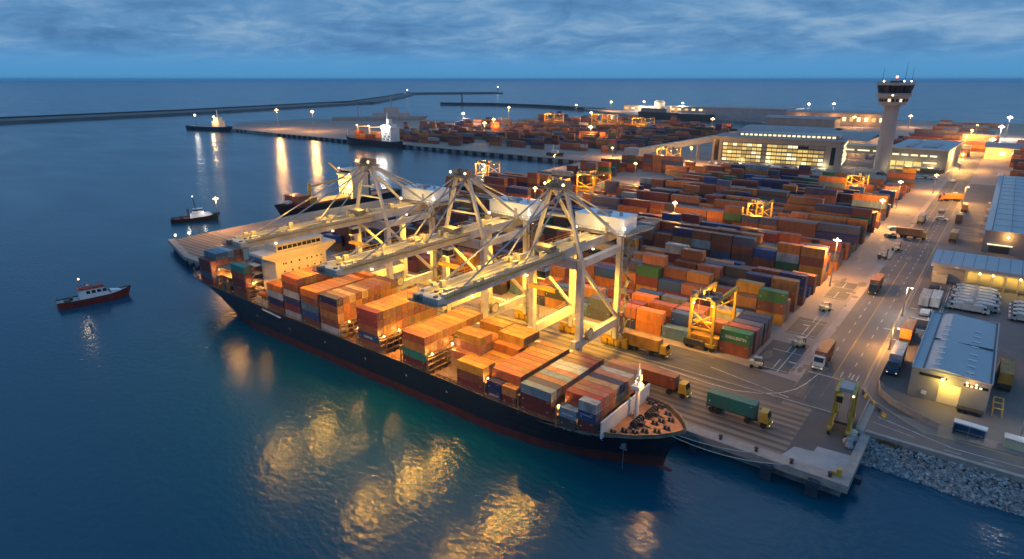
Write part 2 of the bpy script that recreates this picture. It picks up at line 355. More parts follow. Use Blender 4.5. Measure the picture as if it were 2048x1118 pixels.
    k = MB(); k.box(-226, -14, 107.45, 107.75, GZ+.001, GZ+.14); k.box(-10.9, -10.75, 104.3, 116, GZ+.001, GZ+.5); k.box(-12.75, -12.55, 121.6, 420, GZ+.001, GZ+.15)
    struct(k.build('kerb_line', M['kerb']), 'pale kerb')
    # stains
    d = MB()
    for i in range(60):
        x = RND.uniform(-190, -19); y = RND.uniform(90.5, 117); a = RND.uniform(.4, 3); e = RND.uniform(.15, .7)
        d.sheet([(x+a*math.cos(t)*RND.uniform(.7, 1.2), y+e*math.sin(t)*RND.uniform(.7, 1.2)) for t in [2*PI*q/9 for q in range(9)]], GZ+.012+.0004*i/60)
    for i in range(50):
        x = RND.uniform(-31, -13.5); y = RND.uniform(110, 330); a = RND.uniform(.3, 1.2); e = RND.uniform(.6, 3)
        d.sheet([(x+a*math.cos(t)*RND.uniform(.7, 1.2), y+e*math.sin(t)*RND.uniform(.7, 1.2)) for t in [2*PI*q/9 for q in range(9)]], GZ+.0125+.0004*i/60)
    for i in range(70):
        x = RND.uniform(-22.4, -13.4); y = RND.uniform(106, 300); d.line([(x, y), (x+RND.uniform(-.6, .6), y+RND.uniform(6, 22))], RND.uniform(.12, .3), GZ+.0132+.0004*i/70)
    for i in range(50):
        x = RND.uniform(-120, -24); y = RND.uniform(90, 117); d.line([(x, y), (x+RND.uniform(5, 16), y+RND.uniform(-.5, .5))], RND.uniform(.12, .3), GZ+.0138+.0004*i/50)
    struct(d.build('ground_stains', M['dirt']), 'oil and tyre stains')
make_ground()

def make_riprap():
    b = MB(); rows = []
    for i in range(61):
        x = -9.5+i*1.2
        rows.append([(x, 103.5, 2.6), (x, 102.2, 1.5), (x, 100.6, .1), (x, 99.2, -1.3)])
    b.grid(rows, 1, True)
    for i in range(2600):
        x = RND.uniform(-9.3, 50) if i > 1300 else RND.uniform(-9.3, 14); t = RND.random()
        y = 103.4-t*3.9+RND.uniform(-.15, .15)-.5*max(0, math.sin(x*.35))*t; z = 2.7-t*2.9+RND.uniform(-.1, .1)
        r = RND.uniform(.12, .30)*(1+.35*t)
        ax = Vector((RND.gauss(0, 1), RND.gauss(0, 1), RND.gauss(0, 1))).normalized(); rot = Matrix.Rotation(RND.uniform(0, 6), 3, ax)
        base = [(1, 1, .7), (-1, 1, .8), (-1, -1, .7), (1, -1, .6), (.8, .9, -.7), (-.9, .7, -.6), (-.8, -.9, -.8), (.9, -.7, -.7)]
        vs = [Vector((x, y, z))+rot @ Vector((p[0]*r*RND.uniform(.6, 1.1), p[1]*r*RND.uniform(.6, 1.1), p[2]*r*RND.uniform(.7, 1.2))) for p in base]
        b.add(vs, [(0, 1, 2, 3), (7, 6, 5, 4), (0, 4, 5, 1), (1, 5, 6, 2), (2, 6, 7, 3), (3, 7, 4, 0)], 0)
    o = b.build('riprap_rocks', [M['rock'], M['mole']]); tag(o, 'slope of grey riprap rocks below the seawall', 'rocks', kind='stuff')
    s = MB(); s.box(-9.4, 60, 103.55, 104.3, 1.5, GZ+.55)
    tag(s.build('seawall', M['kerb']), 'low concrete seawall between road and riprap rocks', 'seawall')
    g = MB()
    for i in range(260):
        x = RND.gauss(-6.2, .8); y = RND.uniform(102.9, 103.5); h = RND.uniform(.15, .5)
        g.beam((x, y, 2.4), (x+RND.uniform(-.2, .2), y+RND.uniform(-.2, .1), 2.6+h), .07, .05)
    tag(g.build('dry_scrub', M['scrub']), 'brown scrub growing on the rocks', 'scrub', kind='stuff')
make_riprap()

# ------------------------------------------------------------------ containers
HW = paint('container_hardware', (.30, .28, .26), .5, .4, 2)
CODE = paint('code_marking', (.5, .49, .46), .6, .4, 3)
def container_mesh(L, W, H, name):
    b = MB(); x, y = L/2, W/2; e = .035
    b.box(-x+e, x-e, -y+e, y-e, .05, H-.03)
    p = min(.13, W*.07)
    for sx in (-1, 1):
        for sy in (-1, 1): b.box(*sorted((sx*x, sx*(x-p))), *sorted((sy*y, sy*(y-p))), 0, H)
    for sy in (-1, 1):
        b.box(-x+p, x-p, *sorted((sy*y, sy*(y-.07))), H-.11, H-.005); b.box(-x+p, x-p, *sorted((sy*y, sy*(y-.07))), .005, .14)
        n = max(8, int(L*2.2))
        for i in range(n):
            c = -x+p+(i+.5)*(L-2*p)/n; b.box(c-.07, c+.07, *sorted((sy*(y-.008), sy*(y-.05))), .15, H-.12)
    for sx in (-1, 1): b.box(*sorted((sx*x, sx*(x-.07))), -y+p, y-p, H-.11, H-.006); b.box(*sorted((sx*x, sx*(x-.07))), -y+p, y-p, .006, .14)
    for i in range(int(L*1.2)):
        c = -x+.3+i*(L-.6)/max(1, int(L*1.2)-1); b.box(c-.09, c+.09, -y+.08, y-.08, H-.05, H-.012)
    for fy in (-.62, -.2, .2, .62):
        b.box(x-.03, x+.012, fy*y-.025, fy*y+.025, .15, H-.12, 1); b.box(x-.028, x+.016, fy*y-.11, fy*y+.11, H*.42, H*.47, 1)
    b.box(x-.03, x-.02, -.02, .02, .14, H-.11, 1)
    for sy in (-1, 1): b.box(x-.9, x-.45, *sorted((sy*(y-.02), sy*(y-.002))), H*.78, H*.83, 2); b.box(-x+.4, -x+.62, *sorted((sy*(y-.02), sy*(y-.002))), H*.3, H*.42, 2)
    b.box(x-.03, x+.004, .3*y, .75*y, H*.8, H*.85, 2); b.box(x-.03, x+.004, .4*y, .7*y, H*.7, H*.73, 2)
    return b.mesh(name, [CM['rust'], HW, CODE])
SH = 1.6
CMESH = {('s', 1): container_mesh(5.95, 1.57, SH-.03, 'ship_container'), ('s', .5): container_mesh(3.0, 1.57, SH-.03, 'ship_container_short'),
         ('y', 6): container_mesh(6.06, 2.44, 2.55, 'yard_container'), ('y', 12): container_mesh(12.2, 2.44, 2.55, 'yard_container_long'), ('t', 8): container_mesh(8.0, 2.1, 2.3, 'truck_container')}
def container(x, y, z, key, col, label, group=None, rz=0):
    o = inst(CMESH[key], 'shipping_container', None, (x, y, z), rz)
    o.material_slots[0].link = 'OBJECT'; o.material_slots[0].material = CM[col]
    return tag(o, label, 'container', group)
def lettering(parent, x0, x1, y, z0, z1, mat, seed):
    q = random.Random(seed); b = MB(); x = x0
    while x < x1:
        w = q.uniform(.5, .9)*(z1-z0)
        b.box(x, x+w*.25, y-.012, y+.004, z0, z1)
        if q.random() < .7: b.box(x, x+w*.8, y-.0125, y+.004, z0, z0+.22*(z1-z0))
        if q.random() < .7: b.box(x, x+w*.8, y-.0128, y+.004, z1-.22*(z1-z0), z1)
        if q.random() < .6: b.box(x+w*.55, x+w*.8, y-.0122, y+.004, z0, z1)
        x += w*1.1
    return b.build('lettering', mat, parent)

def short(lab):
    for a, c in ((' of its stack', ''), (' from stack top', ' from top'), ('the haul road', 'haul road'), (' from the water', ' from water'), ('the ', ''), (' row from', ' from')):
        if len(lab.replace(',', '').split()) > 16: lab = lab.replace(a, c)
    return lab
def ordn(i): return ['first', 'second', 'third', 'fourth', 'fifth', 'sixth', 'seventh', 'eighth', 'ninth', 'tenth', 'eleventh', 'twelfth', 'thirteenth', 'fourteenth', 'fifteenth', 'sixteenth', 'seventeenth', 'eighteenth', 'nineteenth', 'twentieth', '21st', '22nd', '23rd', '24th', '25th', '26th', '27th', '28th', '29th', '30th'][i]
def tier_name(k, n):
    if n == 1: return 'alone on its base'
    if k == n-1: return 'topmost of its stack'
    if k == 0: return 'lowest of its stack'
    return ordn(n-1-k)+' from stack top'

# ------------------------------------------------------------------ the container ship
YC = 79.7
def lerp_t(t, tab):
    if t <= tab[0][0]: return tab[0][1]
    for (a, u), (b, v) in zip(tab, tab[1:]):
        if t <= b: return u+(v-u)*(t-a)/(b-a)
    return tab[-1][1]
ZD = [(-167, 7.7), (-150, 7.0), (-120, 6.7), (-80, 6.4), (-60, 5.9), (-48, 6.0), (-41, 6.7), (-36, 7.6), (-29, 7.9)]
zdeck = lambda x: lerp_t(x, ZD)
HBD = [(0, 5.2), (.015, 6.9), (.05, 7.8), (.1, 8.15), (.865, 8.15), (.91, 7.8), (.94, 7.0), (.962, 5.9), (.982, 3.7), (.993, 1.9), (1, .1)]
HBW = [(0, .3), (.02, 2), (.05, 4.5), (.1, 7), (.15, 8), (.2, 8.15), (.76, 8.15), (.79, 8.0), (.855, 6.9), (.92, 4.5), (.972, 1.8), (1, .05)]
XS = [(-1.5, -150), (0, -153), (2, -156.5), (4, -162), (7.7, -166.5)]
XB = [(-1.5, -33.6), (0, -32.7), (2, -32.3), (4, -31.6), (7.8, -29.6)]
def hull_pt(s, f, side, inset=0):
    """s along the length, f 0 waterline .. 1 rail, -1 below water"""
    xd = XS[-1][1]+(XB[-1][1]-XS[-1][1])*s; zt = zdeck(xd)
    z = -1.5 if f < 0 else zt*f
    x = lerp_t(z, XS)+(lerp_t(z, XB)-lerp_t(z, XS))*s
    g = max(0, f)**1.6
    hb = lerp_t(s, HBW)*(1-g)+lerp_t(s, HBD)*g
    if f < 0: hb *= .93
    return (x, YC+side*max(.02, hb-inset), z)
SS = [0, .015, .03, .05, .075, .1, .15, .2, .3, .4, .5, .6, .7, .76, .79, .82, .855, .885, .91, .94, .962, .975, .982, .993, 1]
def make_ship():
    ship = thing('container_ship', 'long dark blue container ship moored under the three big quay cranes', 'container ship', (-97, YC, 0))
    P = lambda b, n, m, par=ship: b.build(n, m, par)
    def B(): return MB((-97, YC, 0))
    h = B(); FR = [-1, 0, .13, .26, .5, .7, .86, 1.0]
    for side in (-1, 1):
        for k in range(len(FR)-1):
            rows = [[hull_pt(s, FR[k], side) for s in SS], [hull_pt(s, FR[k+1], side) for s in SS]]
            h.grid(rows, 1 if k < 3 else 0, side > 0)
    for k in range(len(FR)-1):
        h.add([hull_pt(0, FR[k], -1), hull_pt(0, FR[k], 1), hull_pt(0, FR[k+1], 1), hull_pt(0, FR[k+1], -1)], [(3, 2, 1, 0)], 1 if k < 3 else 0)
    # inner bulwark and rail cap
    for side in (-1, 1):
        top = [hull_pt(s, 1, side) for s in SS]; inn = [hull_pt(s, 1, side, .22) for s in SS]; low = [(p[0], p[1], p[2]-.75) for p in inn]
        h.grid([[(p[0], p[1], p[2]+.0) for p in top], inn], 2, side > 0); h.grid([inn, low], 2, side > 0)
    P(h, 'hull', [M['hull'], M['boot'], M['lattice']])
    d = B(); d.grid([[(*hull_pt(s, 1, -1, .2)[:2], hull_pt(s, 1, -1)[2]-.7) for s in SS], [(*hull_pt(s, 1, 1, .2)[:2], hull_pt(s, 1, 1)[2]-.7) for s in SS]], 0)
    P(d, 'deck', M['deck'])
    bb = B(); bb.lathe((0, 0, 0), [(.05, 0), (.05, .01)], 6) if 0 else None
    n = 10
    rings = [[(-34+t*3.4, YC+r*math.cos(2*PI*i/n)*.8, -.55+r*math.sin(2*PI*i/n)) for i in range(n+1)] for t, r in ((0, .9), (.4, .95), (.75, .75), (.95, .4), (1, .02))]
    bb.grid(rings, 0); P(bb, 'bulbous_bow', M['boot'])
    # handrails along the sides
    r = B()
    for i in range(0, 118):
        x = -160+i*1.0
        s = (x+166.5)/136.9; p = hull_pt(s, 1, -1, .12)
        if -148 < x < -44 or x < -150: r.beam(p, (p[0], p[1], p[2]+.55), .05)
    for z in (.3, .55):
        pts = [hull_pt((-160+i*4+166.5)/136.9, 1, -1, .12) for i in range(0, 30)]
        for a, b_ in zip(pts, pts[1:]): r.beam((a[0], a[1], a[2]+z), (b_[0], b_[1], b_[2]+z), .04)
    P(r, 'railing', M['lattice'])
    # hatch coamings under the bays
    c = B()
    for (x0, x1) in [(b['x'], b['x']+5.95) for b in BAYS if b['n'] not in ('S1', 'S2')]:
        kw = 1.6 if x0 > -50 else 0
        c.box(x0+.1, x1-.1, YC-7.2+kw, YC+7.2-kw, zdeck(x0)-.7, zdeck((x0+x1)/2)+.12)
        for k in range(5): c.box(x0+.3+k*1.3, x0+.6+k*1.3, YC-7.9+kw, YC-7.2+kw, zdeck(x0)-.7, zdeck((x0+x1)/2)+.1)
    P(c, 'hatch_coaming', M['lattice'])
    for (x, zt) in ((-148.6, 12), (-134.6, 11.5), (-126.5, 9.5), (-100.2, 9.6), (-95.3, 9.6), (-88.1, 9.6), (-82.3, 9.6), (-75.2, 9.4), (-61.75, 8.5), (-54.65, 8.5), (-47.25, 8.8)):
        l = B(); z0 = zdeck(x)-.7
        for i in range(11): y = YC-8+i*1.6; l.box(x-.08, x+.08, y-.08, y+.08, z0, zt)
        zz = z0+1
        while zz <= zt: l.box(x-.2, x+.2, YC-8.05, YC+8.05, zz-.07, zz+.07); zz += 1.1
        l.box(x-.28, x+.28, YC-8.1, YC+8.1, zt, zt+.08)
        P(l, 'lashing_bridge', M['lattice'])
    # accommodation block
    hs = B(); X0, X1 = -133.5, -127.6
    hs.box(X0, X1, 75.2, 89.0, 6.2, 16.8)
    a = [(X0+.5, 75.2, 16.8), (X1, 75.2, 16.8), (X1, 89, 16.8), (X0+.5, 89, 16.8)]; c2 = [(X0+.5, 72.2, 18.4), (X1+.25, 72.2, 18.4), (X1+.25, 91.8, 18.4), (X0+.5, 91.8, 18.4)]
    hs.add(a+c2, [(0, 1, 5, 4), (1, 2, 6, 5), (2, 3, 7, 6), (3, 0, 4, 7), (4, 5, 6, 7)])
    hs.box(X0+.5, X1+.28, 72.1, 91.9, 18.4, 19.0)
    acc = P(hs, 'accommodation_block', M['cream'])
    wh = B(); wh.box(X0+1, X1-.3, 76, 88.3, 19.0, 20.5); wh.box(X0+.8, X1, 75.6, 88.7, 20.5, 20.8); wb = P(wh, 'wheelhouse', M['cream'])
    for i in range(9): q = B(); q.box(X1-.32, X1-.27, 76.4+i*1.3, 77.5+i*1.3, 19.4, 20.2); P(q, 'window', M['glass'], wb)
    for zz, ys in ((16.1, (77.3, 77.9, 79.3, 81.5, 83.6, 84.9, 86.4, 87.6)), (14.2, (77.4, 79.5, 81.2, 83.6, 85.6, 87.3)), (12.4, (77.2, 79.8, 81.6, 84.2, 86.6, 88)), (10.6, (77, 78.4, 80.3, 82.4, 86))):
        for y in ys: q = B(); q.box(X1-.02, X1+.03, y-.17, y+.17, zz-.2, zz+.22); P(q, 'window', M['glass'], acc)
    sb = B()
    for k in range(5):
        z = 7.6+k*1.9; sb.box(X0-3.2, X0+.3, 73.5, 75.1, z, z+.12)
        sb.beam((X0-3, 73.6, z+.12), (X0-.2, 73.6, z+2), .12); sb.beam((X0-3.1, 73.55, z+.7), (X0+.2, 73.55, z+.7), .06)
        sb.box(X0-3.3, X0-3.1, 73.4, 73.6, z-1.9, z+.12)
    P(sb, 'stair_tower', M['cream'])
    rf = B(); rf.box(-132, -129.5, 79, 82.5, 20.8, 21.5); rf.tube((-130.6, 80.7, 21.5), (-130.6, 80.7, 24.4), .16); rf.beam((-130.6, 79.3, 23.2), (-130.6, 82.1, 23.2), .12)
    rf.beam((-130.6, 79.8, 22.4), (-130.6, 81.6, 22.4), .3, .2)
    for y in (76.6, 84.5, 87): rf.ball((-131, y, 21.3), .5, n=8, k=5)
    for i in range(14): rf.beam((-128.2, 75.8+i*.95, 20.8), (-128.2, 75.8+i*.95, 21.4), .05)
    rf.beam((-128.2, 75.8, 21.4), (-128.2, 88.3, 21.4), .05)
    P(rf, 'radar_mast', M['white_p'])
    fu = B(); fu.box(-147, -142.6, 77, 83.5, 6.2, 12.2); P(fu, 'engine_casing', M['cream'])
    f2 = B(); f2.box(-146.5, -143.5, 78, 82.5, 12.2, 17); f2.tube((-145.5, 79.4, 17), (-145.5, 79.4, 18.4), .4); f2.tube((-144.5, 81, 17), (-144.5, 81, 18.1), .35); P(f2, 'funnel', M['cream'])
    lb = B()
    n = 10; rings = [[(-128.9+t*3, 73.0+r*math.cos(2*PI*i/n)*.75, 9.2+r*math.sin(2*PI*i/n)*.75) for i in range(n+1)] for t, r in ((-1, .02), (-.9, .5), (-.5, .92), (0, 1), (.5, .92), (.9, .5), (1, .02))]
    rings = [[(-130.5+(p[0]+128.9)*.6, p[1], p[2]) for p in rr] for rr in rings]
    lb.grid(rings, 0); P(lb, 'lifeboat', M['orange_p'])
    dv = B()
    for x in (-132, -129): dv.beam((x, 74, 6.3), (x, 73.6, 10.6), .18); dv.beam((x, 73.6, 10.6), (x, 72.7, 10.9), .16)
    for i in range(26): x = -135+i*.5; q = RND.uniform(.2, .55); dv.box(x-q/2, x+q/2, 72.3+RND.uniform(0, 1), 73.6+RND.uniform(0, 1), 6.2, 6.6+RND.uniform(0, 1.2))
    P(dv, 'boat_davit', M['cream'])
    gw = B(); gw.beam((-128.8, 71.3, 6.3), (-121.6, 71.3, 5.9), .35, .1); gw.beam((-128.8, 71.15, 6.7), (-121.6, 71.15, 6.3), .05); P(gw, 'gangway', M['white_p'])
    # poop deck machinery between the stern bays
    for i in range(70):
        pm = B()
        x = RND.uniform(-150, -142.4) if i > 22 else RND.uniform(-164.5, -157.8); y = RND.uniform(72.6, 77 if i > 22 else 86); q = RND.uniform(.2, .7); z = zdeck(x)-.7
        if RND.random() < .5: pm.tube((x-q, y, z+.45), (x+q, y, z+.45), RND.uniform(.2, .45))
        else: pm.box(x-q/2, x+q/2, y-q/2, y+q/2, z, z+RND.uniform(.5, 4.2))
        P(pm, 'deck_machinery', M['lattice'])
    pm = B()
    for x in (-150, -142): pm.tube((x, 73, 6.3), (x, 73, 11.5), .12); 
    for k in range(3): pm.box(-150.2, -141.8, 72.8, 77, 8.4+k*2, 8.5+k*2)
    pm.box(-150.1, -141.9, 72.75, 73.1, 6.25, 6.4); P(pm, 'deck_gantry', M['lattice'])
    # forecastle
    wv = B(); wv.box(-39.55, -39.3, 71.9, 87.5, 6.2, 8.9)
    wv.box(-39.6, -39.24, 71.8, 87.6, 8.9, 9.0)
    P(wv, 'breakwater_wall', M['white_p'])
    fm = B(); fm.tube((-37.9, 80.2, 6.2), (-37.9, 80.2, 14.9), .36, .26, 10); fm.box(-38.7, -37.3, 79.4, 81, 11.6, 12.2); fm.beam((-37.9, 79.2, 13.6), (-37.9, 81.2, 13.6), .16); fm.box(-38.3, -37.5, 79.9, 80.6, 12.9, 13.9); fm.tube((-37.9, 80.2, 14.9), (-37.9, 80.2, 15.8), .06)
    mast = P(fm, 'foremast', M['white_p'])
    fl = B(); fl.ball((-37.35, 79.9, 12.6), .3); fl.ball((-38.5, 80.7, 12.5), .22); P(fl, 'lamp', M['bulb'], mast)
    for i, (x, y) in enumerate(((-36.6, 77.9), (-36.2, 81.9))):
        w = B(); z = 6.75
        w.tube((x, y-1.3, z+.65), (x, y+1.3, z+.65), .34, n=12)
        for k in (-1.3, -.65, 0, .65, 1.3): w.tube((x, y+k-.06, z+.65), (x, y+k+.06, z+.65), .58, n=12)
        w.box(x-.7, x+.7, y-1.6, y+1.6, z, z+.18); w.box(x+.4, x+1.1, y-.3, y+.3, z, z+.8); w.tube((x+1, y, z+.5), (x+2.6, y+.2, z+.05), .13)
        P(w, 'windlass', M['dark'])
    for i, (x, y) in enumerate(((-38.5, 73.9), (-37.2, 75.0), (-35.6, 75.3), (-34.6, 76.4), (-33.1, 77.4), (-32.3, 79), (-32.8, 81.6), (-34, 83.2), (-36, 84.7), (-37.9, 85.4), (-34.4, 79.4), (-33.9, 80.6))):
        w = B(); z = zdeck(x)-.7
        for k in (-.3, .3): w.tube((x+k, y, z), (x+k, y, z+.6), .2); w.tube((x+k, y, z+.55), (x+k, y, z+.65), .27)
        w.box(x-.6, x+.6, y-.25, y+.25, z, z+.12); P(w, 'mooring_bollard', M['dark'])
    an = B(); p = hull_pt(.955, .55, -1); an.box(p[0]-.35, p[0]+.35, p[1]-.32, p[1]-.02, p[2]-.35, p[2]+.5); an.beam((p[0]-.6, p[1]-.3, p[2]-.55), (p[0]+.6, p[1]-.3, p[2]-.55), .2); an.beam((p[0], p[1]-.2, p[2]-.5), (p[0], p[1]-.2, -.6), .05)
    P(an, 'anchor', M['grey_p'])
    # white name lettering on the bow flank (illegible in the photo), draught marks
    nm = B(); q = random.Random(4)
    for i in range(22):
        s0 = .885+i*.0026; z = .8
        if q.random() < .15: continue
        a, b_ = hull_pt(s0, z, -1), hull_pt(s0+.0019, z, -1); c1, c3 = hull_pt(s0, z+.05, -1), hull_pt(s0+.0019, z+.05, -1)
        nm.add([(v[0], v[1]-.03, v[2]) for v in (a, b_, c3, c1)], [(0, 1, 2, 3)])
    for s0, z in ((.23, .55), (.33, .55), (.43, .6), (.53, .6), (.62, .6), (.7, .62), (.93, .6)):
        a, b_ = hull_pt(s0, z, -1), hull_pt(s0+.002, z, -1); c1, c3 = hull_pt(s0, z+.06, -1), hull_pt(s0+.002, z+.06, -1)
        nm.add([(v[0], v[1]-.03, v[2]) for v in (a, b_, c3, c1)], [(0, 1, 2, 3)])
    P(nm, 'hull_lettering', M['white_p'])
    cr = B(); 
    for k in range(10): p = hull_pt(0.004+.0016*k, .82, -1); cr.box(p[0]-.1, p[0]+.1, p[1]-.08, p[1]+.05, p[2]-.4-.2*math.sin(k), p[2]+.4+.2*math.cos(k*2))
    P(cr, 'stern_emblem', M['door_y'])
    # deck lamps
    pos = [(-99.2, 73.2, 9.9), (-95.4, 72.4, 9.7), (-87.9, 72.6, 9.8), (-87.9, 76.5, 9.9), (-75.0, 72.7, 9.7), (-75, 78, 9.9), (-61.6, 72.4, 9), (-47.2, 72.2, 8.9), (-150, 73, 11.6), (-142, 73, 11.4), (-165, 75.5, 9.4), (-143, 75, 9), (-134.6, 73.1, 11), (-43.4, 72.4, 7.4)]
    for p in pos:
        q = B(); q.ball(p, .2, n=8, k=5); P(q, 'deck_lamp', M['bulb'])
        lamp((p[0]+97+.3, p[1]-YC-.1, p[2]), 420, SODIUM, .2, ship)
    lamp((-35.4+97, 79.9-YC, 13.4), 2000, SODIUM, .3, ship)
    lamp((-146+97, 73.5-YC, 12), 1200, SODIUM, .3, ship)
    lamp((-136.5+97, 74-YC, 14), 700, WARM, .3, ship)
    return ship

# bays from stern to bow; rows counted from the water side; row0 colours from the bottom up
LIT_HUES = ['orange', 'rust', 'tan', 'ochre', 'orange', 'brown', 'pink', 'rust', 'tan', 'orange', 'cream', 'ochre']  # warm hues for the lamplit boxes, light put into their colour
BAYS = [
    dict(n='S1', x=-157.2, t=[4, 5, 5, 5, 5, 5, 4, 4, 4, 4], c0=['maroon', 'slate', 'maroon', 'maroon'], tops={1: 'steel', 2: 'steel', 3: 'grey', 4: 'rust', 5: 'brown'}, d='sternmost bay'),
    dict(n='S2', x=-141.4, t=[5, 5, 5, 6, 5, 5, 5, 5, 5, 4], c0=['brown', 'maroon', 'maroon', 'rust', 'teal'], tops={1: 'tan', 2: 'rust', 3: 'steel', 4: 'rust'}, d='bay behind the white bridge house'),
    dict(n='B1', x=-126.3, t=[4]*10, c0=['rust', 'navy', 'grey', 'orange'], tops={k: 'ochre' for k in range(10)}, d='bay right in front of the bridge house'),
    dict(n='B2', x=-119.8, t=[6, 6, 6, 6, 6, 6, 6, 5, 5, 5], c0=['grey', 'maroon', 'navy', 'grey', 'brown', 'rust'], tops={k: ['orange', 'ochre', 'ochre', 'orange', 'rust'][k % 5] for k in range(10)}, d='tallest bay, second ahead of the bridge house'),
    dict(n='B3', x=-113.3, t=[5, 5, 5, 5, 5, 5, 5, 5, 4, 5], c0=['brown', 'blue', 'steel', 'brown', 'orange'], tops={1: 'pink', 2: 'pink', 3: 'rust', 4: 'pink', 5: 'tan', 6: 'rust', 7: 'orange'}, d='bay third ahead of the bridge house'),
    dict(n='B4', x=-106.7, t=[5]*10, c0=['grey', 'brown', 'tan', 'brown', 'navy'], tops={1: 'pink', 2: 'cream', 3: 'rust', 4: 'cream', 5: 'tan', 6: 'rust', 7: 'pink', 8: 'tan', 9: 'brown'}, d='bay left of the first open deck gap'),
    dict(n='B5', x=-94.5, t=[5]*10, c0=['brown', 'blue', 'brown', 'maroon', 'maroon'], tops={1: 'ochre', 2: 'tan', 3: 'ochre', 4: 'orange', 5: 'ochre', 6: 'ochre', 7: 'orange', 8: 'ochre'}, d='bay between the two open deck gaps'),  # yellow tops from here forward carry the crane light in their colour
    dict(n='B6', x=-81.7, t=[4]*9+[4], c0=['maroon', 'teal', 'tan', 'rust'], tops={1: 'orange', 2: 'ochre', 3: 'tan', 4: 'orange', 5: 'ochre', 6: 'ochre', 7: 'orange', 8: 'ochre', 9: 'orange'}, d='bay under the nearest boom, behind the second gap'),
    dict(n='A', x=-74.0, t=[0, 0, 0, 2, 4, 4, 3, 3, 4, 4], c0=[], tops={3: 'pink', 4: 'ochre', 5: 'orange', 6: 'ochre', 7: 'orange', 8: 'ochre', 9: 'ochre'}, d='half filled bay by the second gap'),
    dict(n='B7', x=-68.0, t=[3, 3, 2, 2, 2, 2, 3, 4, 4, 4], c0=['maroon', 'brown', 'ochre'], tops={1: 'ochre', 2: 'ochre', 3: 'ochre', 4: 'tan', 5: 'ochre', 6: 'orange', 7: 'ochre', 8: 'ochre', 9: 'ochre'}, d='fourth bay from the bow'),
    dict(n='B8', x=-61.3, t=[2, 3, 3, 3, 3, 3, 3, 3, 3, 3], c0=['*'], tops={1: 'rust', 2: 'tan', 3: 'rust', 4: 'tan', 5: 'rust', 6: 'tan', 7: 'tan', 8: 'brown', 9: 'rust'}, d='third bay from the bow'),
    dict(n='B9', x=-54.2, t=[3]*10, c0=['maroon', 'maroon', 'steel'], tops={1: 'navy', 2: 'pink', 3: 'steel', 4: 'pink', 5: 'grey', 6: 'grey', 7: 'maroon', 8: 'maroon', 9: 'maroon'}, d='second bay from the bow'),
    dict(n='B10', x=-46.7, t=[0, 3, 3, 3, 3, 3, 3, 3, 3, 3], c0=['*'], tops={1: 'red', 2: 'pink', 3: 'rust', 4: 'cream', 5: 'navy', 6: 'pink', 7: 'grey', 8: 'brown', 9: 'pink'}, d='foremost bay behind the white breakwater'),
]
SHIP_N = [0]
def ship_containers():
    base = lambda b: zdeck(b['x']+3)+.16
    for i, b in enumerate(BAYS):
        nxt = BAYS[i+1] if i+1 < len(BAYS) else None
        gap = (nxt['x']-(b['x']+5.95)) if nxt else 99
        for r in range(10):
            for k in range(b['t'][r]):
                top = k == b['t'][r]-1
                side = r == 0 or b['t'][r-1] <= k
                prv = BAYS[i-1] if i else None
                end = gap > 2.5 and k >= 1 or (nxt and nxt['t'][r] <= k)
                if not (top or side or end): continue
                if b['n'] == 'B8' and r == 0: continue
                if r == 0 and k < len(b['c0']): col = b['c0'][k]
                elif top and r in b['tops']: col = b['tops'][r]
                elif b['n'] in ('S1', 'S2'): col = RND.choice(['rust', 'brown', 'orange', 'tan', 'slate', 'maroon'])
                else: col = RND.choice(LIT_HUES)
                lab = f"{CNAME[col]} container, {tier_name(k, b['t'][r])}, {ordn(r)} row from the water, {b['d']}"
                lab = short(lab)
                o = container(b['x']+2.975, 71.65+.805+r*1.62, base(b)+k*SH, ('s', 1), col, lab, 'containers stacked on the container ship')
                SHIP_N[0] += 1
                if b['n'] == 'B5' and r == 0 and col == 'blue': lettering(o, -1.3, 1.2, -.785, .5, .95, M['white_p'], 3)
                if b['n'] == 'S2' and r == 0 and k == 1: lettering(o, -1.2, .6, -.785, .7, 1.0, M['grey_p'], 5)
    g = 'containers stacked on the container ship'
    z8 = zdeck(-58)+.16
    for x, cc, w in ((-59.75, ('navy', 'navy'), 'left'), (-56.55, ('maroon', 'tan'), 'right')):
        for k, c in enumerate(cc):
            o = container(x, 72.46, z8+k*SH, ('s', .5), c, f"short {CNAME[c]} container, {'topmost' if k else 'lowest'} of the {w} waterside stack, third bay from bow", g)
            if c == 'navy' and k == 0: lettering(o, -1, .9, -.785, .6, .9, M['white_p'], 8)
    z10 = zdeck(-43.5)+.1
    for k, c in enumerate(('charcoal', 'steel')): o = container(-45.2, 72.5, z10+k*SH-.5, ('s', .5), c, f"short {CNAME[c]} container, {'topmost' if k else 'lowest'} of the waterside stack, foremost bay", g)
    lettering(o, -.9, .9, -.785, .5, .8, M['white_p'], 12)
    for k, c in enumerate(('maroon', 'blue', 'grey')):
        o = container(-41.9, 72.6, z10+.15+k*SH, ('s', .5), c, f"short {CNAME[c]} container beside the white breakwater, {['lowest', 'middle', 'topmost'][k]} of three, foremost bay", g)
        if c == 'blue': lettering(o, -1.2, .9, -.785, .9, 1.05, M['white_p'], 9)
make_ship(); ship_containers()
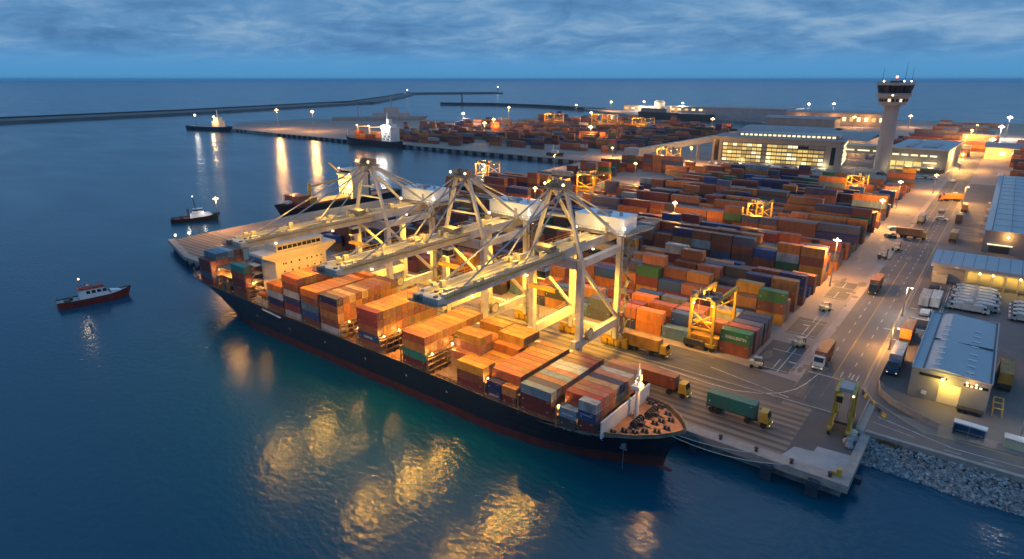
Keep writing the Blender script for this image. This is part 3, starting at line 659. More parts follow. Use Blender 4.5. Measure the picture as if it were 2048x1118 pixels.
for (a, b_, sag) in (((-30.6, 78.4, 7.2), (-21.5, 87.2, 3.2), .5), ((-30.9, 77.6, 7.2), (-16.4, 87.3, 3.2), 1.1)):
    r = MB(); pts = []
    for i in range(15):
        t = i/14; pts.append((a[0]+(b_[0]-a[0])*t, a[1]+(b_[1]-a[1])*t, a[2]+(b_[2]-a[2])*t-sag*4*t*(1-t)))
    r.path(pts, .06); o = r.build('mooring_rope', M['rope'])
    tag(o, 'longer, lower mooring rope from ship bow to quay' if sag > 1 else 'shorter, higher mooring rope from ship bow to quay', 'rope', 'mooring ropes at the bow')

# ------------------------------------------------------------------ quay cranes
def make_crane():
    O = (0, 102, GZ)
    t = thing('quay_crane', '', 'quay crane', O, 0, 'ship to shore cranes on the quay')
    def B(): return MB(O)
    P = lambda b, n, m, par=None: b.build(n, m, par or t)
    for sx in (-1, 1):
        x = sx*5.5
        b = B(); b.box(x-.54, x+.54, 94.4, 95.6, 4.9, 25.3); P(b, 'leg', M['crane'])
        b = B(); b.box(x-.5, x+.5, 109.1, 110.3, 4.9, 27.2); P(b, 'leg', M['crane'])
        b = B(); b.box(x-.55, x+.55, 95.7, 109, 8.0, 9.7); b.box(x-.5, x+.5, 93, 94.3, 8.1, 9.6)
        s = P(b, 'sill_beam', M['crane'])
        b = B()
        for i in range(14): b.beam((x+sx*.5, 95.9+i, 9.7), (x+sx*.5, 95.9+i, 10.7), .05)
        for z in (10.2, 10.7): b.beam((x+sx*.5, 95.9, z), (x+sx*.5, 108.9, z), .05)
        P(b, 'handrail', M['cable'], s)
        b = B(); b.beam((x, 95.5, 23.4), (x, 109.2, 10.2), .6, .6); P(b, 'diagonal_brace', M['crane'])
        b = B(); b.box(x-.55, x+.55, 95.7, 109, 23.9, 25.2); P(b, 'top_beam', M['crane'])
        b = B(); b.beam((x, 95, 25.3), (sx*1.6, 95, 38.0), .64, .6); P(b, 'mast_leg', M['crane'])
        b = B(); b.beam((sx*1.5, 95.6, 37.8), (sx*5.1, 109.2, 27.2), .5, .5); P(b, 'back_stay_leg', M['crane'])
        for y in (95, 109.7):
            b = B()
            for k in range(4):
                bx = x+(-2.4+1.6*k); b.box(bx-.65, bx+.65, y-.5, y+.5, 3.55, 4.5)
                for q in (-.35, .35): b.tube((bx+q, y-.3, 3.42), (bx+q, y+.3, 3.42), .38, n=10)
            b.box(x-2.9, x+2.9, y-.35, y+.35, 4.5, 5.3); P(b, 'bogie', M['yel'])
    b = B(); b.box(-4.75, 4.75, 94.4, 95.6, 23.4, 25.1); P(b, 'portal_beam', M['crane'])
    b = B(); b.box(-4.8, 4.8, 109.1, 110.3, 23.6, 25.0); P(b, 'portal_beam', M['crane'])
    b = B(); b.box(-4.8, 4.8, 109.2, 110.2, 5.4, 6.8); P(b, 'tie_beam', M['crane'])
    b = B(); b.box(-4.7, 4.7, 94.5, 95.5, 5.4, 6.6); P(b, 'tie_beam', M['crane'])
    # boom: two girders, cross ties, walkway, hinged at the sea legs
    b = B()
    for sx in (-1, 1): b.box(*sorted((sx*1.75, sx*2.35)), 62, 119.5, 25.2, 26.9)
    for i in range(15): y = 63+i*4; b.box(-1.75, 1.75, y-.22, y+.22, 25.5, 26.3)
    b.box(-2.5, 2.5, 60.6, 62, 25.3, 26.5); boom = P(b, 'boom', M['crane'])
    b = B(); b.box(-1.74, 1.74, 62.1, 119.4, 26.32, 26.4); P(b, 'light_catch_plate', M['door_y'], boom)  # cream plate added to catch lamp light so the boom top looks lit
    b = B(); b.add([(-2.9, 62, 25.3), (2.9, 62, 25.3), (2.9, 59.6, 25.7), (-2.9, 59.6, 25.7), (-2.9, 62, 25.45), (2.9, 62, 25.45), (2.9, 59.6, 25.85), (-2.9, 59.6, 25.85)], [(3, 2, 1, 0), (4, 5, 6, 7), (0, 1, 5, 4), (1, 2, 6, 5), (2, 3, 7, 6), (3, 0, 4, 7)])
    for i in range(12): b.beam((-2.9+i*.527, 59.7, 25.8), (-2.9+i*.527, 59.7, 26.8), .05)
    b.beam((-2.9, 59.7, 26.8), (2.9, 59.7, 26.8), .06)
    for k in range(7): x = RND.uniform(-2.2, 2.2); y = RND.uniform(60, 63.5); q = RND.uniform(.1, .3); b.box(x-q, x+q, y-q, y+q, 25.86, 26.4+RND.uniform(.1, .4))
    P(b, 'tip_platform', M['crane_dk'], boom)
    b = B()
    b.box(-3.35, -2.38, 62, 118, 26.3, 26.36); b.box(2.38, 2.9, 62, 94, 26.3, 26.36)
    for i in range(38):
        y = 62.3+i*1.5
        for x in (-3.3, 2.86) if y < 94 else (-3.3,): b.beam((x, y, 26.3), (x, y, 27.4), .05)
    for z in (26.85, 27.4):
        b.beam((-3.3, 62, z), (-3.3, 118, z), .05); b.beam((2.86, 62, z), (2.86, 94, z), .05)
    P(b, 'walkway', M['yel'], boom)
    b = B()
    for k in range(34):
        y = RND.uniform(63, 118); x = RND.choice([-2.05, 2.05, -1.2, 1.2])+RND.uniform(-.2, .2); q = RND.uniform(.12, .42)
        b.box(x-q, x+q, y-q*1.6, y+q*1.6, 26.32 if abs(x) < 1.7 else 26.9, 26.95+RND.uniform(.05, .7))
    for x in (-1.5, 1.5, -.6, .6): b.beam((x, 62, 26.5), (x, 117, 26.5), .09)
    P(b, 'boom_machinery', M['door_y'], boom)
    # stays
    for sx in (-1, 1):
        for (y, z, r) in ((82, 26.9, .16), (66.5, 26.9, .16)): b = B(); b.tube((sx*1.5, 94.6, 37.9), (sx*2.05, y, z), r); P(b, 'forestay', M['cable'])
        b = B(); b.tube((sx*1.5, 95.4, 38), (sx*2.05, 118.6, 27), .16); P(b, 'backstay', M['cable'])
        b = B(); b.tube((sx*1.2, 95.4, 37.7), (sx*1.9, 112, 30.3), .09); P(b, 'backstay', M['cable'])
        b = B(); b.beam((sx*2.05, 74.2, 26.9), (sx*2.05, 82, 27.2), .16); P(b, 'stay_link', M['cable'])
    b = B(); b.box(-2.3, 2.3, 93.6, 96.7, 37.9, 38.25)
    for k in range(9): x = -2+k*.5; b.box(x-.16, x+.16, 94.4, 95.9, 38.25, 38.8+.35*((k*7) % 3)); b.beam((-2.2+k*.55, 93.7, 38.25), (-2.2+k*.55, 93.7, 39.2), .05)
    b.beam((-2.25, 93.7, 39.2), (2.25, 93.7, 39.2), .06); b.beam((-2.25, 96.6, 39.2), (2.25, 96.6, 39.2), .06); b.tube((.3, 95, 38.2), (.3, 95, 40.9), .05)
    for x in (-.8, .8): b.tube((x-.12, 95, 38.6), (x+.12, 95, 38.6), .75, n=14)
    P(b, 'apex_platform', M['crane_dk'])
    b = B(); b.beam((-2.1, 95, 33), (2.1, 95, 33), .4); P(b, 'mast_tie', M['crane']); b = B(); b.beam((-3.3, 95, 30.6), (3.3, 95, 30.6), .35)
    P(b, 'mast_tie', M['crane'])
    # machinery house on the landside
    b = B(); b.box(-5.9, 5.6, 110.6, 116.2, 27.2, 30.2); b.box(-6.05, 5.75, 110.45, 116.35, 30.2, 30.34)
    hse = P(b, 'machinery_house', M['house'])
    b = B()
    b.box(1.4, 2.2, 110.56, 110.6, 27.3, 29.2); P(b, 'door', M['grey_p'], hse)
    b = B(); b.box(-1.5, .8, 112, 114.5, 30.34, 30.9); b.tube((3.6, 113, 30.3), (3.6, 113, 31.2), .35); b.beam((-1, 111.5, 30.3), (-1, 111.5, 32), .06); P(b, 'roof_vent', M['grey_p'], hse)
    b = B(); b.box(-6.9, 7.2, 109.0, 118.5, 26.95, 27.12); b.box(2.5, 6.2, 118.5, 124, 26.2, 26.4)
    for i in range(16): b.beam((-6.9+i*.94, 109.05, 27.1), (-6.9+i*.94, 109.05, 28.1), .05); b.beam((7.15, 109+i*.6, 27.1), (7.15, 109+i*.6, 28.1), .05)
    b.beam((-6.9, 109.05, 28.1), (7.2, 109.05, 28.1), .05); b.beam((7.15, 109, 28.1), (7.15, 118.5, 28.1), .05)
    for i in range(9): b.beam((2.6, 118.5+i*.68, 26.3), (2.6, 118.5+i*.68, 27.3), .05); b.beam((6.1, 118.5+i*.68, 26.3), (6.1, 118.5+i*.68, 27.3), .05)
    b.beam((2.6, 118.5, 27.3), (2.6, 124, 27.3), .05); b.beam((6.1, 118.5, 27.3), (6.1, 124, 27.3), .05)
    P(b, 'rear_platform', M['crane_dk'])
    # stairs up the landside leg
    b = B()
    for k in range(10):
        z = 4.5+k*2.2; y0, y1 = (109.2, 111.6) if k % 2 else (111.6, 109.2)
        b.beam((6.95, y0, z), (6.95, y1, z+2.2), .7, .12); b.box(6.4, 7.6, y1-.4, y1+.4, z+2.12, z+2.2); b.beam((7.35, y0, z+.9), (7.35, y1, z+3.1), .06); b.beam((6.5, y0, z+.9), (6.5, y1, z+3.1), .06)
    for y in (108.9, 111.9):
        for x in (6.35, 7.65): b.beam((x, y, 3.1), (x, y, 27), .1)
    P(b, 'stair_tower', M['crane_dk'])
    b = B(); b.tube((6.15, 97.1, 10.2), (6.75, 97.1, 10.2), 1.25, n=18); reel = P(b, 'cable_reel', M['crane_dk'])
    b = B(); b.tube((6.75, 97.1, 10.2), (6.82, 97.1, 10.2), .95, n=16); b.tube((6.82, 97.1, 10.2), (6.95, 97.1, 10.2), .3, n=10); P(b, 'reel_hub', M['door_y'], reel)
    # trolley, cab and hoist ropes
    b = B(); b.box(-2.2, 2.2, 89.5, 92.5, 26.95, 27.5); b.box(-1.9, 1.9, 90, 92, 27.5, 28.1); tr = P(b, 'trolley', M['crane_dk'])
    b = B(); b.box(1, 2.6, 87.4, 89.2, 22.9, 24.9); cab = P(b, 'operator_cab', M['white_p'], None)
    b = B(); b.box(.95, 2.65, 87.35, 87.4, 23.1, 24.3); b.box(2.6, 2.65, 87.4, 89, 23.2, 24.3); P(b, 'window', M['glass'], cab)
    b = B(); b.box(-3, 3, 90.2, 91.6, 19.6, 20.1)
    for x in (-2.6, 2.6): 
        for y in (90.4, 91.4): b.beam((x*.5, y, 27), (x*.9, y, 20.1), .05)
    P(b, 'spreader', M['yel'])
    # floodlights along the boom and on the house
    b = B(); fx = []
    for y in (68, 82, 104):
        for sx in (-1, 1): q = B(); q.cbox((sx*2.6, y, 25.02), (.34, .34, .2)); P(q, 'floodlight', M['bulb'])
    for x, y, z, r in ((-4.6, 108.9, 27.6, .28), (4.9, 108.9, 27.6, .28), (5.9, 110.2, 28.4, .34), (-2, 93.6, 38.9, .24), (2, 93.6, 38.9, .24)): q = B(); q.ball((x, y, z), r, n=8, k=5); P(q, 'floodlight', M['bulb'])
    return t
CRANE_L = [(0, 64.5, 24.6, 9000), (0, 76, 24.6, 11000), (0, 85, 24.6, 8000), (0, 101, 23.0, 17000)]
def crane_lights(t, k):
    for (x, y, z, p) in CRANE_L: lamp((x, y-102, z-GZ), p*k*(1.08 if y < 95 else 1.45), FLOOD if y < 95 else GOLD, .7, t, 'floodlight_beam', 162)
    lamp((0, 110.9-102, 22.5-GZ), 12000*k, GOLD, .6, t, 'floodlight_beam', 160); lamp((4.4, 121.5-102, 25.6-GZ), 16000*k, SODIUM, .6, t, 'added_yard_light', 160)  # the second lamp, without fixture, is added to warm the yard stacks
    for y in (65, 74, 83, 92, 104): lamp((-.2, y-102, 29.3-GZ), 1200*k, GOLD, .3, t, 'walkway_light')
    lamp((0, 108.3-102, 28-GZ), 260*k, WARM, .3, t, 'house_light'); lamp((6.6, 109.4-102, 28.6-GZ), 160*k, COOL, .3, t, 'house_light')
    lamp((0, 104.5-102, 9), 5000*k, GOLD, .4, t, 'portal_light')
c0 = make_crane()
cranes = [(c0, -63.4, 'tall pale grey quay crane nearest the ship bow, boom lowered over the deck', 1.0)]
for x, l, k in ((-87, 'pale grey quay crane in the middle of the three big ones', 1.0), (-116.8, 'pale grey quay crane nearest the white bridge house of the ship', .75)):
    cranes.append((copy_tree(c0), x, l, k))
for c, x, l, k in cranes:
    c.location.x = x; c['label'] = l; crane_lights(c, k)

# ------------------------------------------------------------------ container yard
def rtg(x, y, w, span, h, label, power=1500, rz=0):
    t = thing('yard_gantry_crane', label, 'gantry crane', (x, y, GZ), rz, 'yellow yard gantry cranes')
    P = lambda b, n, m, par=None: b.build(n, m, par or t)
    a = w/2; s = span/2
    for sx in (-1, 1):
        for sy in (-1, 1):
            b = MB(); b.beam((sx*a, sy*s, .9), (sx*a*.94, sy*s, h), .5, .55); P(b, 'leg', M['yel'])
    for sy in (-1, 1):
        b = MB(); b.box(-a-.6, a+.6, sy*s-.35, sy*s+.35, .9, 1.5); b.box(-a+.2, a-.2, sy*s-.2, sy*s+.2, h*.42, h*.42+.4); b.beam((-a+.2, sy*s, h*.46), (a-.2, sy*s, h*.8), .22); b.beam((a-.2, sy*s, h*.46), (-a+.2, sy*s, h*.8), .22)
        P(b, 'sill_beam', M['yel'])
        for k in (-a-.2, -a+1, a-1, a+.2): b = MB(); b.tube((k, sy*s-.3, .5), (k, sy*s+.3, .5), .5, n=12); P(b, 'wheel', M['black'])
    for sx in (-1, 1): b = MB(); b.box(sx*a*.94-.3, sx*a*.94+.3, -s-.5, s+.5, h, h+.8); P(b, 'girder', M['yel'])
    b = MB(); b.box(-a-.3, a+.3, -s-.3, -s+2.8, h+.8, h+1); q = random.Random(int(x*7))
    for i in range(16): u, v = q.uniform(-a, a), q.uniform(-s, -s+3.2); r = q.uniform(.2, .6); b.box(u-r, u+r, v-r, v+r, h+.85, h+1.2+q.uniform(.1, 1.1))
    P(b, 'trolley', M['crane_dk'])
    b = MB(); b.box(-a+.5, a-.5, -s+.4, -s+1.5, h*.55, h*.55+.35)
    for u in (-a*.5, a*.5): b.beam((u, -s+.9, h*.55+.3), (u, -s+.9, h+.8), .05)
    P(b, 'spreader', M['yel'])
    b = MB(); b.box(-a-.7, a*.5, -s-.9, -s-.35, .8, 2.1); P(b, 'power_unit', M['dark'])
    b = MB()
    for sx in (-1, 1): b.cbox((sx*(a-.5), -s-.2, h-.2), (.35, .35, .25)); b.cbox((sx*(a-.5), s*.2, h-.2), (.35, .35, .25))
    P(b, 'floodlight', M['bulb'])
    lamp((0, -s-1.6, h-.8), power*2.4, FLOOD, .3, t); lamp((0, 0, h-.7), power*3, FLOOD, .3, t)
    return t
rtg(-43.2, 125.6, 5.0, 12.6, 10.2, 'yellow gantry crane straddling the front row of yard stacks by the quay', 1500)
rtg(-67.5, 234.5, 5.6, 11, 10.6, 'yellow gantry crane standing in the middle of the container yard', 1600)
rtg(-54, 340, 7.5, 12, 9.5, 'yellow gantry crane in the yard near the office and tower', 2600)
rtg(-150, 255, 9, 16, 11.5, 'large yellow gantry crane by the pink aisle behind the nearest quay crane', 3000)
rtg(-158, 237, 5, 10, 10, 'smaller yellow gantry crane in front of the large one by the pink aisle', 1500)
rtg(-166, 372, 10, 14, 12.5, 'broad yellow gantry crane near the sloping conveyor gallery', 3800)
rtg(-219, 259.5, 8, 11, 10.5, 'yellow gantry crane beside the basin behind the middle quay crane', 2500)
rtg(-350, 612, 20, 22, 17, 'yellow gantry crane in the far yard below the outer pier', 7000)
rtg(-318, 640, 16, 22, 13, 'lower yellow gantry crane next to its twin in the far yard', 5000)
rtg(-435, 640, 14, 20, 14, 'yellow gantry crane at the back of the far yard', 6000)

STUFF = MB()
def stuff_box(x, y, z, L, W, H, ci):
    STUFF.box(x-L/2, x+L/2, y-W/2, y+W/2, z, z+H, ci)
    STUFF.box(x-L/2+.1, x+L/2-.1, y-W/2-.02, y-W/2-.005, z+.15, z+H-.12, ci)
YPAL = ['rust']*8+['brown']*7+['maroon']*7+['orange']*3+['tan']*3+['ochre']*1+['navy']*4+['blue']*2+['steel']*1+['grey']*1+['charcoal']*4+['slate']*4+['green']*1+['pink']*4
BLOCKS = [(120.4, 5, 2.9, 2), (143.3, 2, 2.9, 3), (154, 3, 2.9, 3), (167.5, 2, 2.9, 2), (179.6, 3, 2.9, 4), (192, 1, 3, 2), (198, 3, 2.9, 3), (212.5, 2, 3, 2), (224, 2, 2.9, 3), (237, 2, 3, 2), (247.5, 1, 3, 3),
          (256, 2, 3, 3), (268.5, 2, 3, 2), (281.5, 2, 3, 3), (293, 1, 3, 2), (302, 2, 3, 2), (314, 2, 3, 3), (327, 1, 3, 2), (340, 2, 3, 2), (353, 1, 3, 2), (365, 2, 3, 2), (379, 2, 3, 2)]
def yard():
    cells = []
    rown = 0; avoid = [(-46.5, -40, 119, 133), (-71, -64, 228, 241), (-58.5, -49.5, 333, 347)]
    for bi, (y0, n, pitch, tmean) in enumerate(BLOCKS):
        for r in range(n):
            y = y0+1.22+r*pitch; x = -33.0-RND.uniform(0, .5)-(1.5 if y > 300 else 0); xi = 0
            left = -150 if y < 205 else (-145 if y < 265 else -134)
            if y < 205: left = -176
            while x > left:
                L = 12.2 if (y > 195 and RND.random() < .4) else 6.06
                if RND.random() < (.05 if y < 200 else .1): x -= L+.3; xi += 1; continue
                tm = tmean-.45
                t = max(1, min(4, int(round(RND.gauss(tm+(.0 if xi > 0 else .35), .75)))))
                if y < 123 and xi > 2 and RND.random() < .5: t = max(1, t)
                gap_here = any(a < x-L/2 < b and c < y < d for a, b, c, d in avoid)
                if gap_here: t = min(t, 2)
                if y < 123 and x < -90 and RND.random() < .15: x -= L+.3; continue
                cells.append((bi, rown, xi, x-L/2, y, L, t)); x -= L+RND.choice([.12, .2, .3]); xi += 1
                if xi == 9: x -= 1.0
            rown += 1
    # explicit front stacks seen in the photograph
    FIX = {(0, 0, 0): ['rust', 'green'], (0, 1, 0): ['brown', 'rust'], (0, 2, 0): ['maroon', 'slate'], (0, 3, 0): ['brown', 'navy'], (0, 4, 0): ['rust', 'charcoal'],
           (1, 5, 0): ['ochre', 'brown', 'green'], (2, 7, 0): ['rust', 'orange', 'tan'], (2, 7, 1): ['steel', 'orange', 'navy'], (2, 8, 0): ['brown', 'rust', 'rust'],
           (4, 12, 0): ['tan', 'ochre', 'brown', 'tan'], (4, 12, 1): ['orange', 'green', 'grey', 'orange']}
    out = []; hgt = {}
    for c in cells:
        hgt[(c[1], c[2])] = c
    for bi, rw, xi, x, y, L, t in cells:
        fx = FIX.get((bi, rw, xi)); t = len(fx) if fx else t
        for k in range(t):
            col = fx[k] if fx else RND.choice(YPAL)
            top = k == t-1
            front = [c for c in cells if c[1] == rw-1 and c[0] == bi and abs(c[3]-x) < (c[5]+L)/2-1] if k < t-1 else []
            exposed = top or rw == 0 or not front or min(c[6] for c in front) <= k or xi == 0
            if bi > 0 and not front and not top and k < t-2 and y > 220: exposed = False
            if exposed: out.append((math.hypot(x, y)-(25 if xi == 0 else 0), bi, rw, xi, x, y, L, k, t, col))
    out.sort(); n_ind = max(60, 322-SHIP_N[0]); done = 0
    rows_of = {}
    for d, bi, rw, xi, x, y, L, k, t, col in out:
        z = GZ+.03+k*2.58
        if done < n_ind:
            lab = f"{CNAME[col]} yard container, {tier_name(k, t)}, {ordn(xi)} stack from the haul road, {ordn(rw)} row from quay"
            lab = short(lab)
            o = container(x, y, z, ('y', 6 if L < 7 else 12), col, lab, 'containers stacked in the main yard')
            if col == 'green' and rw == 0 and xi == 0: lettering(o, -1.9, 2.4, -1.222, .9, 1.5, M['white_p'], 21)
            done += 1
        else: stuff_box(x, y, z, L, 2.44, 2.55, PAL.index(col))
    # left yard beyond the pink aisle, far yard, yard right of the road and behind the tower
    def area(x0, x1, y0, y1, pitch, tmean, dens=.85, L0=(6.06, 12.2), jit=0):
        y = y0
        while y < y1:
            x = x0+RND.uniform(0, 4)
            while x < x1:
                L = RND.choice(L0)
                if RND.random() < dens and not any(a < x+L/2 < b and c < y < d for a, b, c, d in HOLES):
                    t = max(1, min(5, int(round(RND.gauss(tmean, .8)))))
                    for k in range(t): stuff_box(x+L/2, y+RND.uniform(-jit, jit), GZ+.03+k*2.58, L-.1, 2.44, 2.55, RND.randrange(len(YPAL)) and PAL.index(RND.choice(YPAL)))
                x += L+.3
            y += pitch*RND.choice([1, 1, 1.6])
    HOLES = [(-225, -205, 250, 268), (-165, -140, 245, 270), (-175, -155, 362, 385)]
    area(-215, -166, 196, 226, 5, 2, .7); area(-206, -170, 226, 290, 6.5, 2.2, .8); area(-197, -178, 300, 352, 7, 2.6, .8); area(-176, -146, 356, 385, 6, 3, .5); area(-196, -182, 352, 372, 7, 2, .5)
    area(-190, -176, 140, 190, 6, 1.5, .25)
    area(-470, -375, 398, 470, 9, 2.4, .75); area(-372, -300, 420, 560, 12, 2.6, .8); area(-298, -232, 430, 640, 13, 2.4, .82); area(-545, -375, 500, 640, 15, 2.0, .6); area(-370, -240, 570, 680, 15, 2.6, .8); area(-520, -300, 690, 760, 22, 3, .5)
    area(-84, -28, 560, 760, 13, 2.2, .75, (12.2, 24)); area(-70, -30, 770, 930, 26, 2, .6, (12.2, 24)); area(3, 60, 420, 640, 9, 3, .85); area(-330, -240, 690, 700, 8, 2, .5)
    area(-140, -85, 520, 700, 16, 2, .5)
    o = STUFF.build('container_stacks', [CM[k] for k in PAL]); tag(o, 'mass of stacked shipping containers filling the farther yards', 'containers', kind='stuff')
yard()

# ------------------------------------------------------------------ lamps
def mast(x, y, h, power, label, kind='yard', r=.32, col=SODIUM, big=1.0):
    t = thing('lamp_mast', label, 'lamp', (x, y, GZ), 0, 'lamp masts around the port')
    b = MB(); b.tube((0, 0, 0), (0, 0, h), .16*big, .09*big, 8); b.tube((0, 0, 0), (0, 0, .5), .35*big, .25*big, 8); b.build('pole', M['cable'], t)
    b = MB()
    if kind == 'yard':
        b.beam((-.75*big, 0, h), (.75*big, 0, h), .1*big); b.beam((0, -.75*big, h), (0, .75*big, h), .1*big)
        b.build('crossarm', M['cable'], t)
        b = MB()
        for dx, dy in ((-.7, 0), (.7, 0), (0, -.7), (0, .7)): b.ball((dx*big, dy*big, h-.12*big), r*big, n=8, k=5, sz=.6)
        b.ball((0, 0, h+.25*big), r*.9*big, n=8, k=5)
    else:
        b.beam((0, 0, h), (.9*big, 0, h+.15), .1*big); b.build('bracket', M['cable'], t); b = MB(); b.ball((.9*big, 0, h), r*big, n=8, k=5, sz=.6)
    b.build('lamp_head', M['bulb' if col == SODIUM else 'bulb_w'], t)
    lamp((0, 0, h-.7*big), power*(MASTK if big < 1.5 else 3.6), col, .4*big, t)
    return t
mast(-226.2, 112.7, 12.2, 3000, 'tall lamp on the bare pier end beside the black tug')
mast(-31.3, 181.7, 13, 5200, 'lit lamp mast at the near right corner of the container yard')
mast(-33, 267, 11, 4500, 'lit lamp mast at the yard edge, second along the haul road')
mast(-33.6, 316, 11.8, 5500, 'lit lamp mast at the yard edge, third along the haul road')
mast(-12.4, 167.5, 7.2, 500, 'slim road lamp beside the fence, pale flared head', 'road', .25, COOL)
mast(-11.6, 143.3, 5, 900, 'short glowing lamp at the foot of the roadside fence', 'road', .2)
mast(-25, 372, 9, 3500, 'lamp beside the haul road short of the office block')
mast(-11.4, 345, 8, 3000, 'lamp on the warehouse side of the haul road', 'road')
mast(-21, 480, 10, 9000, 'lamp over the haul road past the tower')
mast(-225.5, 332.6, 8.5, 1500, 'lamp with drooping head at the basin corner', 'road')
mast(-224, 404.7, 7, 5000, 'lamp on the open apron past the basin corner')
mast(-163, 399.8, 11.5, 7000, 'lamp beside the sloping conveyor gallery')
for i, (x, y, h, p, l) in enumerate(((-656, 410.5, 21, 20000, 'lamp on the empty far quay, nearer the moored workboat'), (-594, 413.8, 21, 20000, 'lamp on the empty far quay, halfway to the far ship'),
        (-506, 556.6, 16, 26000, 'twin stacked white lamp behind the far container ship'), (-490, 622, 21, 12000, 'small lamp standing before open water behind the far yard'),
        (-561.7, 888.7, 14, 14000, 'lamp at the shore end of the inner breakwater'), (-566.5, 1011, 16, 24000, 'lamp at the left end of the lit outer pier'),
        (-513, 1030.5, 17, 30000, 'bright lamp on the outer pier beside the white tank'), (-452.8, 1055, 15, 24000, 'lamp on the outer pier right of the white tank'),
        (-238, 1002.7, 20, 32000, 'left one of two bright lamps behind the office roof'), (-199.3, 974, 22, 32000, 'right one of two bright lamps behind the office roof'),
        (-258, 684.6, 13, 12000, 'lamp beyond the red stacks left of the office'), (-147, 836.7, 12, 14000, 'lower lamp just left of the control tower'), (-139, 895.8, 15, 16000, 'higher lamp just left of the control tower'),
        (-96, 880, 13, 12000, 'lamp just right of the control tower shaft'), (-3.5, 760, 20, 30000, 'leaning bright lamp at the far end of the haul road'), (-7, 660, 17, 24000, 'lamp below the bright one at the road end'),
        (-10, 600, 11, 14000, 'lowest lamp of the cluster at the road end'), (-430, 520, 14, 14000, 'lamp over the orange stacks of the far yard'), (-400, 470, 14, 15000, 'lamp in the middle of the far yard'),
        (-300, 500, 13, 12000, 'lamp among the dark stacks of the far yard'), (-420, 700, 14, 16000, 'lamp at the back of the far yard beside a gantry'))):
    mast(x, y, h, p, l, 'yard', .42, COOL if 'white' in l or 'bright' in l else SODIUM, 1.9)
mast(-148, 205, 12, 3500, 'added lamp in the yard behind the middle quay crane'); mast(-152, 300, 12, 6000, 'added lamp along the pink aisle between the yards'); mast(-90, 210, 12, 3000, 'added lamp among the stacks behind the nearest quay crane')  # extra masts added to warm the ground between the stacks

# ------------------------------------------------------------------ vehicles
WHEEL = MB().tube((0, -.15, 0), (0, .15, 0), .5, n=12).mesh('wheel', M['black'])
def tractor(x, y, rz, label, cabcol, L=8.0, cont=None, clabel=None, group=None, trailer='dark', deck=1.25):
    """terminal tractor (+X is forward) with a flat trailer; the container on it is a thing of its own"""
    t = thing('container_truck', label, 'truck', (x, y, GZ+.02), rz, group)
    P = lambda b, n, m, par=None: b.build(n, m, par or t)
    b = MB(); b.box(-L/2, L/2-.6, -.45, .45, .75, 1.15); b.box(L/2-.8, L/2+2.2, -.5, .5, .6, .95); P(b, 'chassis', M['dark'])
    b = MB(); b.box(-L/2, L/2, -1.0, 1.0, 1.1, deck); b.box(-L/2-.1, -L/2, -1.05, 1.05, .7, deck+.2); P(b, 'flatbed', M[trailer])
    b = MB(); c0, c1 = L/2+.6, L/2+2.1
    b.add([(c0, -1, .95), (c1, -1, .95), (c1, 1, .95), (c0, 1, .95), (c0, -.95, 2.75), (c1-.35, -.95, 2.75), (c1-.35, .95, 2.75), (c0, .95, 2.75), (c1, -1, 1.75), (c1, 1, 1.75)],
          [(0, 1, 8, 5, 4), (1, 2, 9, 8), (2, 3, 7, 6, 9), (3, 0, 4, 7), (4, 5, 6, 7), (8, 9, 6, 5)])
    b.box(c1-.1, c1+.25, -1.02, 1.02, .5, .85)
    cab = P(b, 'cab', M[cabcol])
    b = MB(); b.add([(c1-.01, -.85, 1.8), (c1-.01, .85, 1.8), (c1-.33, .85, 2.65), (c1-.33, -.85, 2.65)], [(0, 1, 2, 3)])
    for v in b.v: pass
    b.v = [(a+.03, c, d) for a, c, d in b.v]; P(b, 'windscreen', M['glass'], cab)
    for sy in (-1, 1):
        b = MB(); b.box(c1+.25, c1+.3, *sorted((sy*.66, sy*.86)), .62, .76); P(b, 'headlight', M['win2'], cab)
        for wx in (-L/2+.8, -L/2+1.9, L/2-1.2, L/2+1.4): inst(WHEEL, 'wheel', t, (wx, sy*.85, .5))
    if cont:
        ca, sa = math.cos(rz), math.sin(rz)
        o = container(x-.1*ca, y-.1*sa, GZ+.02+deck+.01, ('t', 8), cont, clabel, 'containers riding on trucks', rz); return t
    return t
HP = PI/2
tractor(-28.2, 96.3, 0, 'yellow terminal truck carrying a green container on the quay near the bow', 'yel', 8, 'teal', 'sea green container riding on the truck at the bare end of the quay', 'trucks on the quay')
tractor(-42.6, 97.6, 0, 'yellow terminal truck with a red container passing the ship foremast', 'yel', 8, 'rust', 'rust red container on the truck beside the ship foremast', 'trucks on the quay')
tractor(-52.0, 110.9, 0, 'yellow flat truck with an orange load beside the nearest crane leg', 'yel', 7, 'ochre', 'ochre container on the truck beside the nearest crane leg', 'trucks on the quay', 'yel')
tractor(-21.1, 128.5, -HP, 'white truck with a red container stopped at the junction line', 'white_p', 6, 'rust', 'rust red container on the truck at the junction line', 'trucks on the haul road')
tractor(-20.9, 186, -HP, 'black truck driving down the haul road past the yard corner lamp', 'dark', 7, 'brown', 'dark brown container on the black truck on the haul road', 'trucks on the haul road')
tractor(-21.4, 289, HP, 'white truck on the haul road beside the second yard lamp', 'white_p', 8, 'grey', 'pale grey container on the truck by the second yard lamp', 'trucks on the haul road')
tractor(-21.8, 258, 0, 'yellow truck crossing the haul road with a low tan load', 'yel', 6, 'tan', 'low tan container on the truck crossing the haul road', 'trucks on the haul road')
tractor(-15.8, 352, -2.6, 'orange truck turning near the warehouse corner', 'orange_p', 7, 'orange', 'orange container on the turning truck', 'trucks on the haul road')
tractor(-9.4, 136, -HP, 'blue cab truck with white trailer parked along the curved fence', 'blue_p', 8, 'grey', 'pale grey container behind the blue cab by the fence', 'trucks parked by the fence')
